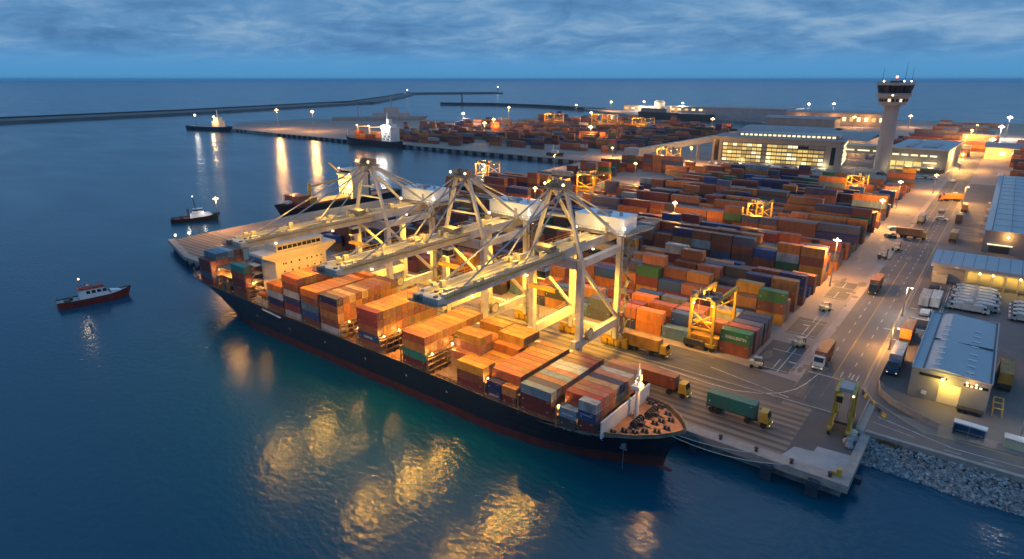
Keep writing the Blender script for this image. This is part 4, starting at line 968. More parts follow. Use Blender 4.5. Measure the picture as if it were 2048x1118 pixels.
tractor(-9.6, 152, HP, 'truck with an orange trailer parked along the fence beside the warehouse', 'white_p', 8, 'orange', 'orange container parked along the fence by the warehouse', 'trucks parked by the fence')
tractor(7.6, 139, HP, 'truck standing in the lit gap right of the blue roof warehouse', 'dark', 8, 'ochre', 'ochre container in the lit gap right of the warehouse', 'trucks parked by the fence')
tractor(-9.0, 263, HP, 'white truck with a red cab parked at the kerb below the large warehouse', 'redp', 9, 'cream', 'cream container on the truck below the large warehouse', 'trucks at the kerb')
tractor(-9.8, 300, HP, 'grey truck parked at the kerb halfway along the large warehouse', 'grey_p', 8, 'charcoal', 'charcoal container on the grey truck at the kerb', 'trucks at the kerb')
tractor(-9.6, 326, HP, 'yellow truck parked at the kerb near the far end of the large warehouse', 'yel', 8, 'tan', 'tan container on the yellow truck at the kerb', 'trucks at the kerb')
for x, y, l in ((-9.2, 181, 'pale box trailer parked next to its twin by the fence, left one'), (-7.0, 181.5, 'pale box trailer parked next to its twin by the fence, right one')):
    container(x, y, GZ+.6, ('t', 8), 'grey', l, 'box trailers by the fence', HP)
    b = MB((x, y, GZ)); b.box(x-.9, x+.9, y-3.8, y+3.8, GZ+.4, GZ+.59)
    for sy in (-2.6, -1.5, 2.4):
        for sx in (-.75, .75): b.tube((x+sx-.12, y+sy, GZ+.4), (x+sx+.12, y+sy, GZ+.4), .38, n=10)
    tag(b.build('trailer_chassis', M['dark']), 'dark wheeled chassis under the '+('left' if x < -8 else 'right')+' pale box trailer', 'trailer', 'trailer chassis by the fence')

def car_mesh(nm, van, mat):
    b = MB(); L = 4.6 if van else 4.2; W = .95; H = 2.0 if van else 1.42
    if van: pr = [(L/2-1.5, .4), (L/2, .4), (L/2, 1.0), (L/2-.35, 1.15), (L/2-.75, 1.85), (L/2-1.5, 1.9)]
    else: pr = [(-L/2, .35), (L/2, .35), (L/2, .75), (L/2-1.1, .9), (L/2-1.7, H), (-L/2+.7, H), (-L/2, .95)]
    n = len(pr); vs = [(x, -W, z) for x, z in pr]+[(x, W, z) for x, z in pr]
    b.add(vs, [(i, (i+1) % n, n+(i+1) % n, n+i)[::-1] for i in range(n)]+[tuple(range(n)), tuple(range(2*n-1, n-1, -1))], 0)
    if van: b.box(-L/2-.9, L/2-1.58, -W-.06, W+.06, .6, 2.05); b.box(-L/2-.9, L/2-1.5, -.5, .5, .35, .6, 2)
    z0 = 1.2 if van else .95
    for sy in (-1, 1): b.add([(L/2-1.3 if van else -L/2+.7, sy*(W+.01), z0), (L/2-(.55 if van else 1.3), sy*(W+.01), z0), (L/2-(.85 if van else 1.65), sy*(W+.01), 1.72 if van else H-.12), (L/2-1.3 if van else -L/2+.9, sy*(W+.01), 1.72 if van else H-.12)], [(0, 1, 2, 3)], 1)
    i = 3; a, c = pr[i], pr[i+1]
    b.add([(a[0]+.02, -.85, a[1]+.03), (a[0]+.02, .85, a[1]+.03), (c[0]+.03, .8, c[1]-.06), (c[0]+.03, -.8, c[1]-.06)], [(0, 1, 2, 3)], 1)
    for x in (-L/2+.8, L/2-.8):
        for sy in (-1, 1): b.tube((x, sy*W-.12, .34), (x, sy*W+.06, .34), .34, n=10, m=2)
    return b.mesh(nm, [mat, M['glass'], M['black']])
CARS = {k: car_mesh('car_'+k, False, M[m]) for k, m in dict(white='white_p', grey='grey_p', dark='dark', red='redp').items()}
VAN = car_mesh('van_white', True, paint('van_white', (.42, .43, .45), .5, .35, .8))
def car(x, y, rz, kind, label, group=None, van=False): return tag(inst(VAN if van else CARS[kind], 'parked_van' if van else 'parked_car', None, (x, y, GZ+.02), rz), label, 'van' if van else 'car', group)
for j in range(7):
    for i in range(2):
        x, y = (-2.3+i*5.6+.3*((j*3) % 2), 181.0+j*2.85)
        if j == 0 and i == 1: x -= 1.6
        car(x, y, .06 if i else PI, '', f"white box van, {ordn(6-j)} from the loading docks in the {'right' if i else 'left'} parked column", 'white vans parked before the loading docks', True)
for j in range(4): car(9.9, 180.5+j*3.3, PI, '', f"white box van by the picture edge, {ordn(3-j)} from the loading docks", 'white vans parked at the edge', True)
for x, y, rz, k, l in ((-21.6, 268, 1.4, 'white', 'white car on the haul road ahead of the yellow truck'), (-27.8, 268, .4, 'white', 'white car leaving the stacks beside the second yard lamp'), (-27.5, 256, 1.2, 'grey', 'grey car at the stacks just below the white one'),
        (-16, 372, 1.57, 'white', 'white car far up the haul road near the tower'), (-17, 318, 1.57, 'grey', 'grey car in the haul road past the orange truck'), (-15.5, 300, 0, 'white', 'white car crossing beside the kerb trucks'),
        (-8.6, 196, 1.57, 'dark', 'dark car at the fence below the long dock building'), (-8.4, 208, 1.2, 'white', 'white car at the lit end wall of the dock building'), (-20, 420, 1.57, 'white', 'white car on the road beside the second office block'),
        (-8.2, 172, 1.57, 'grey', 'grey car by the fence below the twin box trailers')):
    car(x, y, rz, k, l)
for i in range(34):
    u = i/33; x, y = -156+u*66+RND.uniform(-1, 1), 419+u*6-RND.uniform(0, 7)
    car(x, y, RND.choice([0, 1.4, 1.57]), RND.choice(['white', 'white', 'grey', 'dark']), 'car in the crowded car park before the glazed office', 'cars parked before the office')
for i in range(22):
    u = i/21; x, y = -58+u*30+RND.uniform(-1, 1), 434-u*6-RND.uniform(0, 8)
    car(x, y, RND.choice([0, .1, 1.57]), RND.choice(['white', 'white', 'grey', 'dark']), 'car in the car park at the foot of the control tower', 'cars parked by the tower')

def straddle(x, y, rz, label):
    t = thing('straddle_carrier', label, 'straddle carrier', (x, y, GZ), rz)
    P = lambda b, n, m, par=None: b.build(n, m, par or t)
    for sx in (-1, 1):
        for sy in (-1, 1):
            b = MB(); b.beam((sx*1.3, sy*2.6, .8), (sx*1.2, sy*2.2, 6.9), .42, .5); P(b, 'leg', M['greenp'])
        b = MB(); b.box(sx*1.3-.3, sx*1.3+.3, -3.8, 3.8, .75, 1.2); P(b, 'sill_beam', M['greenp'])
        for yy in (-3.3, -1.6, 1.6, 3.3): b = MB(); b.tube((sx*1.3-.2, yy, .5), (sx*1.3+.2, yy, .5), .5, n=12); P(b, 'wheel', M['black'])
        b = MB(); b.box(sx*1.2-.25, sx*1.2+.25, -2.7, 2.7, 6.9, 7.4); P(b, 'top_beam', M['greenp'])
    b = MB(); b.box(-1.0, 1.0, -1.6, 1.4, 6.95, 7.6); P(b, 'engine_deck', M['grey_p'])
    b = MB(); b.box(-.95, .95, -1.9, 1.9, 1.5, 1.9); b.beam((-.7, 0, 1.9), (-.7, 0, 6.9), .06); b.beam((.7, 0, 1.9), (.7, 0, 6.9), .06); P(b, 'spreader', M['dark'])
    b = MB(); b.box(-1.1, -.1, -3.3, -2.6, 5.6, 7.0); cab = P(b, 'cab', M['yel']); b = MB(); b.box(-1.05, -.15, -3.34, -3.3, 5.8, 6.8); P(b, 'window', M['glass'], cab)
    b = MB(); b.ball((1.2, -2.75, 7.1), .16, n=6, k=4); P(b, 'headlight', M['bulb'])
    return t
straddle(-12.9, 103.6, .05, 'yellow green straddle carrier standing empty on the dark quay corner')
for i, (x, y, rz, l) in enumerate(((-24.6, 221, .3, 'small dark forklift on the yard edge near the corner lamp'), (-23, 236, .2, 'cream forklift with raised mast on the haul road edge'), (-26.4, 254, .5, 'forklift beside the stacks below the white car'), (-27, 133.3, .8, 'pale tow tractor parked on the pads near the front stacks'), (-27.8, 160, .8, 'pale tow tractor parked between stacks and haul road'), (-30.9, 117.7, .2, 'tan tow tractor at the foot of the front stacks'))):
    t = thing('forklift', l, 'forklift', (x, y, GZ+.02), rz, 'forklifts and tow tractors')
    b = MB(); b.box(-1.3, 1.1, -.6, .6, .35, 1.0); b.box(-1.3, -.5, -.55, .55, 1.0, 1.4); b.build('body', M['dark' if i in (0, 2) else 'door_y'], t)
    b = MB()
    for sx in (-.5, .8):
        for sy in (-.5, .5): b.beam((sx, sy, 1), (sx, sy, 2.1), .07)
    b.box(-.6, .9, -.58, .58, 2.1, 2.2); b.build('cab_frame', M['grey_p'], t)
    b = MB(); h = 3.4 if i < 3 else 1.8
    for sy in (-.35, .35): b.beam((1.2, sy, .1), (1.2, sy, h), .12)
    b.box(1.14, 1.26, -.4, .4, .1, .3); b.box(1.14, 1.26, -.4, .4, h-.15, h); b.box(1.2, 2.3, -.35, -.22, .1, .18); b.box(1.2, 2.3, .22, .35, .1, .18); b.build('mast', M['dark'], t)
    for sx in (-.8, .75):
        for sy in (-.6, .6): q = inst(WHEEL, 'wheel', t, (sx, sy, .36)); q.scale = (.72, .72, .72)

# boulders, bollards, fenders, cones
for i, (x, y, r) in enumerate(((-10.9, 102.3, .75), (-10.7, 100.5, .9), (-11.0, 99, .8), (-10.6, 97.8, .6), (-10.3, 103.4, .6))):
    b = MB((x, y, GZ)); b.ball((x, y, GZ+r*.55), r, n=9, k=6, sz=.75); b.v = [tuple(Vector(v)*(1+.22*mnoise.noise(Vector(v)*1.6+Vector((i*9, 0, 0))))) for v in b.v]
    tag(b.build('boulder', M['rock'] if i else M['door_y']), ['yellow painted boulder at the quay corner', 'largest grey boulder on the quay corner', 'grey boulder between the largest and smallest', 'smallest grey boulder on the quay corner', 'grey boulder by the walkway end'][i], 'boulder', 'boulders on the quay corner')
for i, (x, w) in enumerate(((-30.6, 1.0), (-19.3, 1.35), (-12.9, 1.45))):
    b = MB((x, 86.6, 0)); b.box(x-w/2, x+w/2, 86.0, 86.85, -.4, 2.5); b.box(x-w/2-.12, x+w/2+.12, 85.85, 86.0, .1, 2.3)
    tag(b.build('dock_fender', M['fender']), ['dark blue fender on the quay wall beside the ship bow', 'dark blue fender on the quay wall under the pale patch edge', 'large dark blue fender nearest the quay corner'][i], 'fender', 'fenders on the near quay wall')
b = MB((-8.2, 92, 0)); b.box(-8.6, -7.6, 91.2, 92.4, 1.2, 2.2); tag(b.build('dock_fender', M['fender']), 'dark fender block on the end face of the quay', 'fender', 'fenders on the near quay wall')
bb = MB(); bb.lathe((0, 0, 0), [(.3, 0), (.22, .12), (.2, .45), (.36, .55), (.3, .7), (.05, .72)], 12); BOL = bb.mesh('bollard', M['dark'])
for i, x in enumerate((-16.4, -21.5, -27, -11.2)): tag(inst(BOL, 'mooring_bollard', None, (x, 87.9, GZ+.12)), ['black bollard holding the longer bow rope', 'black bollard holding the shorter bow rope', 'black bollard on the quay edge right under the bow', 'black bollard at the outer corner of the quay'][i], 'bollard', 'bollards on the quay edge')
b = MB((-10.2, 89.3, GZ)); b.box(-10.5, -9.9, 88.4, 89.2, GZ+.12, GZ+1.3); b.box(-11.3, -10.7, 88.5, 89.0, GZ+.12, GZ+.7); tag(b.build('power_cabinet', M['yel']), 'small yellow power cabinet at the outer quay corner', 'cabinet')
for i in range(52):
    x = -690+i*9; b = MB((x, 376, 0)) if i == 0 else None
    if i == 0: b.box(x-1.6, x+1.6, 374.4+.0, 375.6, -.3, 2.7); FB = b.mesh('quay_fender', M['black'])
    yy = 381-.005*(x+705)*1.0 if x < -600 else 376
    tag(inst(FB, 'dock_fender', None, (x, yy+.0, 0)), 'black fender block in the long row on the far quay wall', 'fender', 'fenders on the far quay wall')
for i in range(7): 
    y = 96+i*0; b = MB((-172-i*4.4, 87, 0)); x = -172-i*4.4; b.box(x-.4, x+.4, 86.3, 86.9, -.3, 2.2); tag(b.build('dock_fender', M['black']), 'black fender on the seaward wall of the bare pier behind the ship stern', 'fender', 'fenders on the bare pier')
for i, (x, y) in enumerate(((-224.2, 95.6), (-223.8, 100.2))):
    t = thing('pier_light', ['small white light at the outer pier corner', 'small white light set back from the pier corner'][i], 'light', (x, y, GZ), 0, 'small lights on the bare pier')
    b = MB(); b.tube((0, 0, 0), (0, 0, 1.6), .12); b.build('post', M['grey_p'], t); b = MB(); b.ball((0, 0, 1.9), .4, n=8, k=5); b.build('lamp_head', M['bulb_w'], t)

# ------------------------------------------------------------------ right-hand buildings
def warehouse():
    x0, x1, y0, y1, h = -6.0, 5.4, 123.2, 157, 5.4
    t = thing('warehouse', 'grey warehouse with a blue metal roof and an open lit yellow doorway', 'warehouse', (0, 140, GZ))
    O = (0, 140, GZ); P = lambda b, n, m, par=None: b.build(n, m, par or t); z1 = GZ+h
    w = MB(O); w.box(x0, x1, y0, y1, GZ, z1); wall = P(w, 'wall', M['wall'])
    r = MB(O); r.box(x0-.12, x1+.12, y0-.12, y1+.12, z1, z1+.18); r.add([(x0+1.75, y0, z1+.2), (x1-.35, y0, z1+.2), (x1-.35, y1, z1+.2), (x0+1.75, y1, z1+.2), (x0+3.6, y0, z1+.75), (x0+3.6, y1, z1+.75)], [(0, 4, 5, 3), (4, 1, 2, 5), (0, 1, 4), (3, 5, 2)])
    r.box(x0-.15, x0+.05, y0, y1, z1+.18, z1+.5); r.box(x1-.05, x1+.15, y0, y1, z1+.18, z1+.5); r.box(x0, x1, y1-.1, y1+.1, z1+.18, z1+.42)
    roof = P(r, 'roof', M['roof'])
    b = MB(O); b.box(x0+1.5, x0+1.72, y0, y1, z1+.18, z1+.3); b.box(x1-.32, x1-.08, y0, y1, z1+.18, z1+.32); b.box(x0+1.8, x1-.4, 139.4, 139.5, z1+.2, z1+.62); P(b, 'gutter', M['seam'], roof)
    for col, (xa, xb) in enumerate(((-3.2, -2.0), (1.6, 2.8))):
        for k in range(8):
            y = 125+k*3.1+(1.2 if k > 3 else 0); b = MB(O)
            f = lambda x: z1+.22+(.55*(x1-.35-x)/(x1-.35-x0-3.6) if x > x0+3.6 else .55*(x-x0-1.75)/1.85)
            b.add([(xa, y, f(xa)+.04), (xb, y, f(xb)+.04), (xb, y+.45, f(xb)+.04), (xa, y+.45, f(xa)+.04), (xa, y, f(xa)+.16), (xb, y, f(xb)+.16), (xb, y+.45, f(xb)+.16), (xa, y+.45, f(xa)+.16)], [(4, 5, 6, 7), (0, 1, 5, 4), (1, 2, 6, 5), (2, 3, 7, 6), (3, 0, 4, 7)])
            P(b, 'skylight', M['sky_l'], roof)
    b = MB(O); b.box(-1.6, 1.5, y0-.06, y0-.02, GZ, GZ+3.7); P(b, 'door', M['door_y'])
    b = MB(O); b.box(x0+1.2, -.7, y0-.05, y0-.01, GZ+4.3, GZ+4.8); P(b, 'window', M['glass']); b = MB(O); b.box(1.7, x1-.3, y0-.05, y0-.01, GZ+4.1, GZ+4.6); P(b, 'window', M['glass'])
    for k in range(4): b = MB(O); b.box(2.0+k*.62, 2.4+k*.62, y0-.1, y0-.055, GZ+4.15, GZ+4.5); P(b, 'lit_window', M['win2'])
    b = MB(O); b.box(-1.5, -1.1, y0-.5, y0-.05, GZ+4.35, GZ+4.55); b.ball((-1.3, y0-.5, GZ+4.35), .2, n=8, k=5); b.ball((2.1, y0-.35, GZ+4.9), .15, n=8, k=5); b.ball((3.4, y0-.35, GZ+4.9), .15, n=8, k=5); P(b, 'wall_lamp', M['bulb'])
    b = MB(O); b.tube((-3.6, y0-.3, GZ+1.2), (-3.6, y0-.02, GZ+1.2), .32); b.box(-4, -3.2, y0-.28, y0-.02, GZ+.9, GZ+1.5); P(b, 'air_unit', M['white_p'])
    lamp((-1.2, y0-1.2-140, 4.1), 520, (1, .66, .1), .2, t); lamp((0.2, y0-1.6-140, 3.0), 300, (1, .66, .1), .2, t); lamp((2.8, y0-1-140, 4.7), 160, SODIUM, .2, t)
    lamp((7.4, 150-140, 3.8), 420, SODIUM, .2, t)
warehouse()
def dock_building():
    O = (20, 209, GZ); t = thing('loading_dock', 'long flat dock building with blue panel roof and five glowing yellow bays', 'dock building', O)
    P = lambda b, n, m, par=None: b.build(n, m, par or t)
    w = MB(O); w.box(-10.2, 60, 206, 215.8, GZ, GZ+4.6); w.box(-10.6, 60, 203.2, 216, GZ+4.6, GZ+5.6); P(w, 'wall', M['wall_lt'])
    r = MB(O); r.add([(-10.7, 203, GZ+5.62), (60, 203, GZ+5.62), (60, 216.2, GZ+6.6), (-10.7, 216.2, GZ+6.6)], [(0, 1, 2, 3)]); r.add([(-10.7, 216.2, GZ+5), (60, 216.2, GZ+5), (60, 216.2, GZ+6.6), (-10.7, 216.2, GZ+6.6), (-10.7, 203, GZ+5.62)], [(1, 0, 3, 2), (0, 4, 3)]); rf = P(r, 'roof', M['roof'])
    for k in range(24): 
        x = -9+k*2.6; b = MB(O); b.add([(x-.05, 203.1, GZ+5.66), (x+.05, 203.1, GZ+5.66), (x+.05, 216, GZ+6.64), (x-.05, 216, GZ+6.64)], [(0, 1, 2, 3)]); P(b, 'roof_seam', M['seam'], rf)
    b = MB(O); b.box(-5.2, -4.3, 203.1, 203.18, GZ+4.8, GZ+5.3); P(b, 'sign', M['white_p'])
    for k in range(9):
        x = -2.2+k*2.9; b = MB(O); b.box(x, x+2.4, 205.9, 205.97, GZ+.7, GZ+3.6); P(b, 'door', M['door_y'])
        b = MB(O); b.box(x-.4, x-.1, 203.6, 206, GZ, GZ+4.6); P(b, 'bay_pier', M['door_y'])
        if k in (1, 2, 4, 6): b = MB(O); b.ball((x-.2, 203.5, GZ+4.2), .27, n=8, k=5); P(b, 'wall_lamp', M['bulb'])
        lamp((x+1.1-20, 203.9-209, 3.7), 330, (1, .66, .12), .2, t)
    b = MB(O); b.box(-9.8, -6.4, 203.4, 205.9, GZ, GZ+2.3); b.box(-9.9, -6.3, 203.3, 205.95, GZ+2.3, GZ+2.4); P(b, 'gatehouse', M['door_y']); lamp((-10.6-20, 203-209, 3.8), 260, SODIUM, .2, t)
dock_building()
def big_warehouse():
    O = (20, 330, GZ); t = thing('large_warehouse', 'very long warehouse with ribbed blue roof and one bright wall lamp', 'warehouse', O)
    P = lambda b, n, m, par=None: b.build(n, m, par or t); z = GZ+7
    w = MB(O); w.box(-.6, 60, 252, 405, GZ, z); P(w, 'wall', M['wall'])
    r = MB(O); r.box(-.9, 60, 251.7, 405.3, z, z+.3); rf = P(r, 'roof', M['roof'])
    b = MB(O); b.box(1.0, 1.25, 251.8, 405.2, z+.3, z+.45)
    for k in range(5): b.box(6+k*5, 6.12+k*5, 251.8, 405.2, z+.3, z+.4)
    for k in range(12): b.box(1.4, 59, 262+k*12, 262.1+k*12, z+.302, z+.36)
    P(b, 'roof_seam', M['seam'], rf)
    b = MB(O); b.box(-1.6, .8, 402, 405, z+.3, z+1.4); P(b, 'roof_hut', M['white_p'], rf)
    b = MB(O); b.box(.6, 7.2, 251.2, 251.98, GZ+2.6, GZ+2.85); P(b, 'canopy', M['win2'])  # the canopy itself glows, light put into its material
    b = MB(O); b.box(1.2, 6.6, 251.9, 251.97, GZ, GZ+2.3); P(b, 'door', M['dark'])
    b = MB(O); b.ball((5.6, 251.6, GZ+5.6), .42, n=8, k=5); P(b, 'wall_lamp', M['bulb']); lamp((5.6-20, 250.9-330, 5.6), 900, SODIUM, .3, t)
    for k in range(5): b = MB(O); b.box(-2.2, -.62, 268+k*17, 274+k*17, GZ+2.6, GZ+2.8); P(b, 'canopy', M['wall_lt']); lamp((-2.2-20, 271+k*17-330, 2.4), 420, SODIUM, .3, t)
big_warehouse()
def curved_fence():
    O = (-8, 120, GZ)
    pts = [(-10.6, 163), (-10.8, 124.6), (-9.8, 119.9), (-7.6, 117), (-3.9, 114.4), (-.4, 112.4)]
    b = MB(O)
    for (x0, y0), (x1, y1) in zip(pts, pts[1:]): b.beam((x0, y0, GZ+.6), (x1, y1, GZ+.6), .12, 1.2)
    tag(b.build('boundary_wall', M['kerb']), 'low curved boundary wall between haul road and warehouse yard', 'wall')
    f = MB((-.4, 163, GZ)); f.box(-10.6, -6.2, 162.6, 163.2, GZ, GZ+1.6); tag(f.build('yard_wall', M['pad']), 'pale cross wall closing the yard above the parked trailers', 'wall')
    f2 = thing('mesh_fence', 'thin post fence beside the white van rows', 'fence', (-5.4, 180, GZ)); q = MB()
    for k in range(15): q.beam((0, -18+k*2.6, 0), (0, -18+k*2.6, 1.5), .07)
    q.build('post', M['cable'], f2); q = MB(); q.beam((0, -18, 1.5), (0, 18.4, 1.5), .06); q.beam((0, -18, .8), (0, 18.4, .8), .05); q.build('rail', M['cable'], f2)
    q = thing('steel_frame_rack', 'yellow steel frame standing right of the blue roof warehouse', 'rack', (6.9, 125.5, GZ)); r = MB()
    for x in (-.6, .7):
        for y in (-2.4, 0, 2.4): r.beam((x, y, 0), (x, y, 1.6), .14)
        r.beam((x, -2.4, 1.6), (x, 2.4, 1.6), .14)
    for y in (-2.4, 0, 2.4): r.beam((-.6, y, 1.6), (.7, y, 1.6), .14)
    r.build('frame', M['yel'], q)
    s = thing('bus_shelter', 'blue and white shelter beside the lower right road', 'shelter', (3.6, 112.9, GZ), -.08); r = MB(); r.box(-2.2, 2.2, -.5, .9, 1.9, 2.1); r.build('roof', M['white_p'], s)
    r = MB(); r.box(-2.1, 2.1, .75, .85, 0, 1.9); r.box(-2.1, -2, -.4, .75, 0, 1.9); r.build('wall', M['blue_p'], s); r = MB()
    for x in (-2.05, 0, 2.05): r.beam((x, -.42, 0), (x, -.42, 1.9), .09)
    r.box(-1.8, 1.8, .2, .6, .4, .48); r.build('frame', M['grey_p'], s)
    k = thing('flatbed_trailer', 'flat trailer parked against the warehouse front right of the doorway', 'trailer', (3.2, 121.8, GZ)); r = MB(); r.box(-1.8, 2.0, -.6, .6, .55, .75); r.build('flatbed', M['dark'], k)
    for x in (-1.3, -.5, 1.4):
        for sy in (-.55, .55): w = inst(WHEEL, 'wheel', k, (x, sy, .36)); w.scale = (.7, .7, .7)
    for i, (x, y, a) in enumerate(((-10.0, 115.2, .9), (-9.0, 113.3, .8), (-7.9, 111.7, .7), (-12.2, 118.6, 1.2), (-11.6, 117.3, 1.1))):
        b = MB((x, y, GZ)); d = Vector((math.cos(-a), math.sin(-a), 0)); n = Vector((-d.y, d.x, 0)); c = Vector((x, y, GZ))
        prof = [(-.22, 0), (.22, 0), (.12, .25), (.08, .6), (-.08, .6), (-.12, .25)]
        A = [c-d*.45+n*u+Vector((0, 0, v)) for u, v in prof]; B_ = [c+d*.45+n*u+Vector((0, 0, v)) for u, v in prof]
        b.add(A+B_, [(j, (j+1) % 6, 6+(j+1) % 6, 6+j) for j in range(6)]+[(5, 4, 3, 2, 1, 0), (6, 7, 8, 9, 10, 11)])
        tag(b.build('traffic_barrier', M['yel'] if i % 2 == 0 else M['dark']), 'short '+('yellow' if i % 2 == 0 else 'black')+' road barrier, '+ordn(i)+' along the curved kerb', 'barrier', 'barriers along the curved kerb')
    for x, y, l in ((9.6, 113.6, 'left low tan hut at the lower right picture edge'), (13.4, 113.4, 'right low tan hut at the lower right picture edge')):
        t = thing('storage_hut', l, 'hut', (x, y, GZ)); r = MB(); r.box(-1.5, 1.5, -.9, .9, 0, 1.5); r.build('wall', M['door_y'], t); r = MB(); r.box(-1.6, 1.6, -1, 1, 1.5, 1.62); r.build('roof', M['wall_lt'], t)
    mast(10.2, 117.6, 6.5, 150, 'slim lamp post with small glowing head by the tan huts', 'road', .16, COOL)  # mast gives this post a glowing head and a light
curved_fence()

# ------------------------------------------------------------------ office, control tower, back buildings
def office():
    ang = math.atan2(9.1, 73.5); O = (-160, 429, GZ); t = thing('office_building', 'long office building whose whole front is a grid of lit yellow windows', 'office', O, ang)
    P = lambda b, n, m, par=None: b.build(n, m, par or t); L, D, H = 80, 32, 16.2
    w = MB(); w.box(0, L, 0, D, 0, H); w.box(0, L, -.5, .0, 13.6, H); w.box(0, 6.5, -.6, 0, 0, H); w.box(70, L, -.6, 0, 0, H); wall = P(w, 'wall', M['wall'])
    r = MB(); r.box(-1, L+1, -1.2, D+1, H, H+.8); rf = P(r, 'roof', M['wall'])
    b = MB(); b.box(14, L-4, 14, 30, H+.8, H+2.6); b.box(13.5, L-3.5, 13, 31, H+2.6, H+3.0); P(b, 'penthouse', M['wall_lt'], rf)
    b = MB()
    for k in range(20): b.box(15+k*3, 17+k*3, 13.9, 13.97, H+1.1, H+2.3)
    P(b, 'penthouse_glazing', M['win2'], rf)
    wm = {}
    for i in range(20):
        for k in range(5):
            x = 7.1+i*3.14; z = 1.3+k*2.5; q = random.Random(i*7+k)
            if i == 8 or (i > 16 and k == 4): continue
            wx = 2.75; key = q.choice([0, 0, 0, 1, 3, 3]) if k < 4 else q.choice([0, 1, 2, 3])
            if key not in wm: wm[key] = MB().box(0, wx*.47, -.12, -.02, 0, 1.65).box(wx*.53, wx, -.12, -.02, 0, 1.65).mesh('office_window', [M['win'], M['win2'], M['glass'], M['win3']][key])
            inst(wm[key], 'window', t, (x, 0, z))
    b = MB()
    for i in range(21): b.box(6.85+i*3.14, 7.02+i*3.14, -.3, -.0, .8, 13.6)
    for k in range(6): b.box(6.6, 69.9, -.26, -.01, .85+k*2.5, 1.32+k*2.5)
    P(b, 'facade_grid', M['dark'])
    b = MB(); b.box(73.5, 76, -.66, -.6, 2, 13); b.box(1.5, 4.5, -.66, -.6, 1, 15); P(b, 'window', M['glass'])
    b = MB()
    for k in range(5): b.box(L, L+.2, 3, 38, 2+k*2.7, 3.6+k*2.7)
    P(b, 'side_window', M['win2'])
    for x in (20, 38, 56, 70): lamp((x, -3, 1.6), 1500, (1, .8, .4), .4, t)
    lamp((L+6, 10, 6), 1800, (1, .8, .45), .4, t)
    s = thing('office_annex', 'low grey office wing right of the tower with a lit glass entrance', 'office', (-58, 458, GZ), -.03); P2 = lambda b, n, m, par=None: b.build(n, m, par or s)
    w = MB(); w.box(0, 31, 0, 70, 0, 13); w.box(-30, 0, 6, 14, 8, 13); P2(w, 'wall', M['wall']); r = MB(); r.box(-.5, 31.6, -.6, 71, 13, 13.7); r.box(-30, -.5, 5.6, 14.4, 13, 13.5); rf = P2(r, 'roof', M['roof'])
    b = MB(); b.box(8, 11, 4, 60, 13.7, 14.6); b.box(16, 24, 10, 40, 13.7, 14.3); P2(b, 'roof_plant', M['wall_lt'], rf)
    for k in range(5): b = MB(); b.box(2+k*5, 5.6+k*5, -.1, -.02, 9, 10); P2(b, 'window', M['win2'])
    for k in range(3): b = MB(); b.box(-28+k*9, -21+k*9, 5.9, 5.98, 9.6, 10.4); P2(b, 'window', M['win2'])
    for k in range(4): b = MB(); b.box(.4+k*4.6, 4.4+k*4.6, -.12, -.02, .5, 5.6); P2(b, 'entrance_glazing', M['win'])
    b = MB(); b.box(19, 26, -.1, -.02, 5, 5.8); P2(b, 'window', M['win2'])
    b = MB(); b.box(3, 30, -8, -.7, 2.6, 3); P2(b, 'canopy', M['wall_lt'])
    for x in (2, 12, 24): lamp((x, -3.5, 3.6), 1500, (1, .72, .25), .4, s)
    lamp((34, 30, 6), 1500, (1, .8, .5), .4, s)
    # tower
    T = thing('control_tower', 'slender concrete control tower with flared dark glass cab', 'tower', (-60, 452, GZ)); P3 = lambda b, n, m, par=None: b.build(n, m, par or T)
    b = MB(); b.lathe((0, 0, 0), [(4.6, 0), (4.3, 10), (4.15, 38.4)], 20); P3(b, 'shaft', M['tower'])
    b = MB(); b.lathe((0, 0, 0), [(5.2, 38.4), (5.6, 39), (7.4, 39.2), (7.6, 40.2), (8.1, 43.6), (9.7, 43.9), (9.9, 45.4), (9.2, 45.5), (8.6, 46)], 24); body = P3(b, 'cab_base', M['tower'])
    for k in range(24):
        a = 2*PI*(k+.5)/24; b = MB(); c = Vector((math.cos(a), math.sin(a), 0)); n = Vector((-c.y, c.x, 0))*.72
        p0 = c*7.72+Vector((0, 0, 41)); p1 = c*8.05+Vector((0, 0, 42.7)); b.add([p0-n, p0+n, p1+n, p1-n], [(0, 1, 2, 3)]); P3(b, 'window', M['win2' if k in (17, 20) else 'glass'], body)
    b = MB(); b.lathe((0, 0, 0), [(8.5, 46), (9.7, 50.4)], 24); cab = P3(b, 'cab_glazing', M['glass'])
    b = MB()
    for k in range(24): a = 2*PI*k/24; b.beam((8.55*math.cos(a), 8.55*math.sin(a), 46), (9.75*math.cos(a), 9.75*math.sin(a), 50.4), .18)
    P3(b, 'mullion', M['dark'], cab)
    b = MB(); b.lathe((0, 0, 0), [(9.9, 50.4), (10.4, 50.6), (10.4, 51.8), (9.8, 52)], 24); rf = P3(b, 'roof', M['tower'])
    b = MB()
    for k in range(30): a = 2*PI*k/30; b.beam((9.9*math.cos(a), 9.9*math.sin(a), 52), (9.9*math.cos(a), 9.9*math.sin(a), 53), .1)
    b.lathe((0, 0, 52.9), [(9.95, 0), (9.95, .12)], 30); b.box(-3, 3, -2, 2, 52, 53.2); P3(b, 'roof_rail', M['grey_p'], rf)
    b = MB()
    for x, y, h in ((-7.5, 0, 60.5), (4, 3, 63), (8, -1, 60.5), (0, 0, 54.6)): b.tube((x, y, 52), (x, y, h), .14, .07, 6)
    P3(b, 'antenna', M['dark'], rf)
    b = MB(); b.ball((0, 0, 55.2), .7, n=8, k=5); P3(b, 'beacon', M['red_l'], rf)
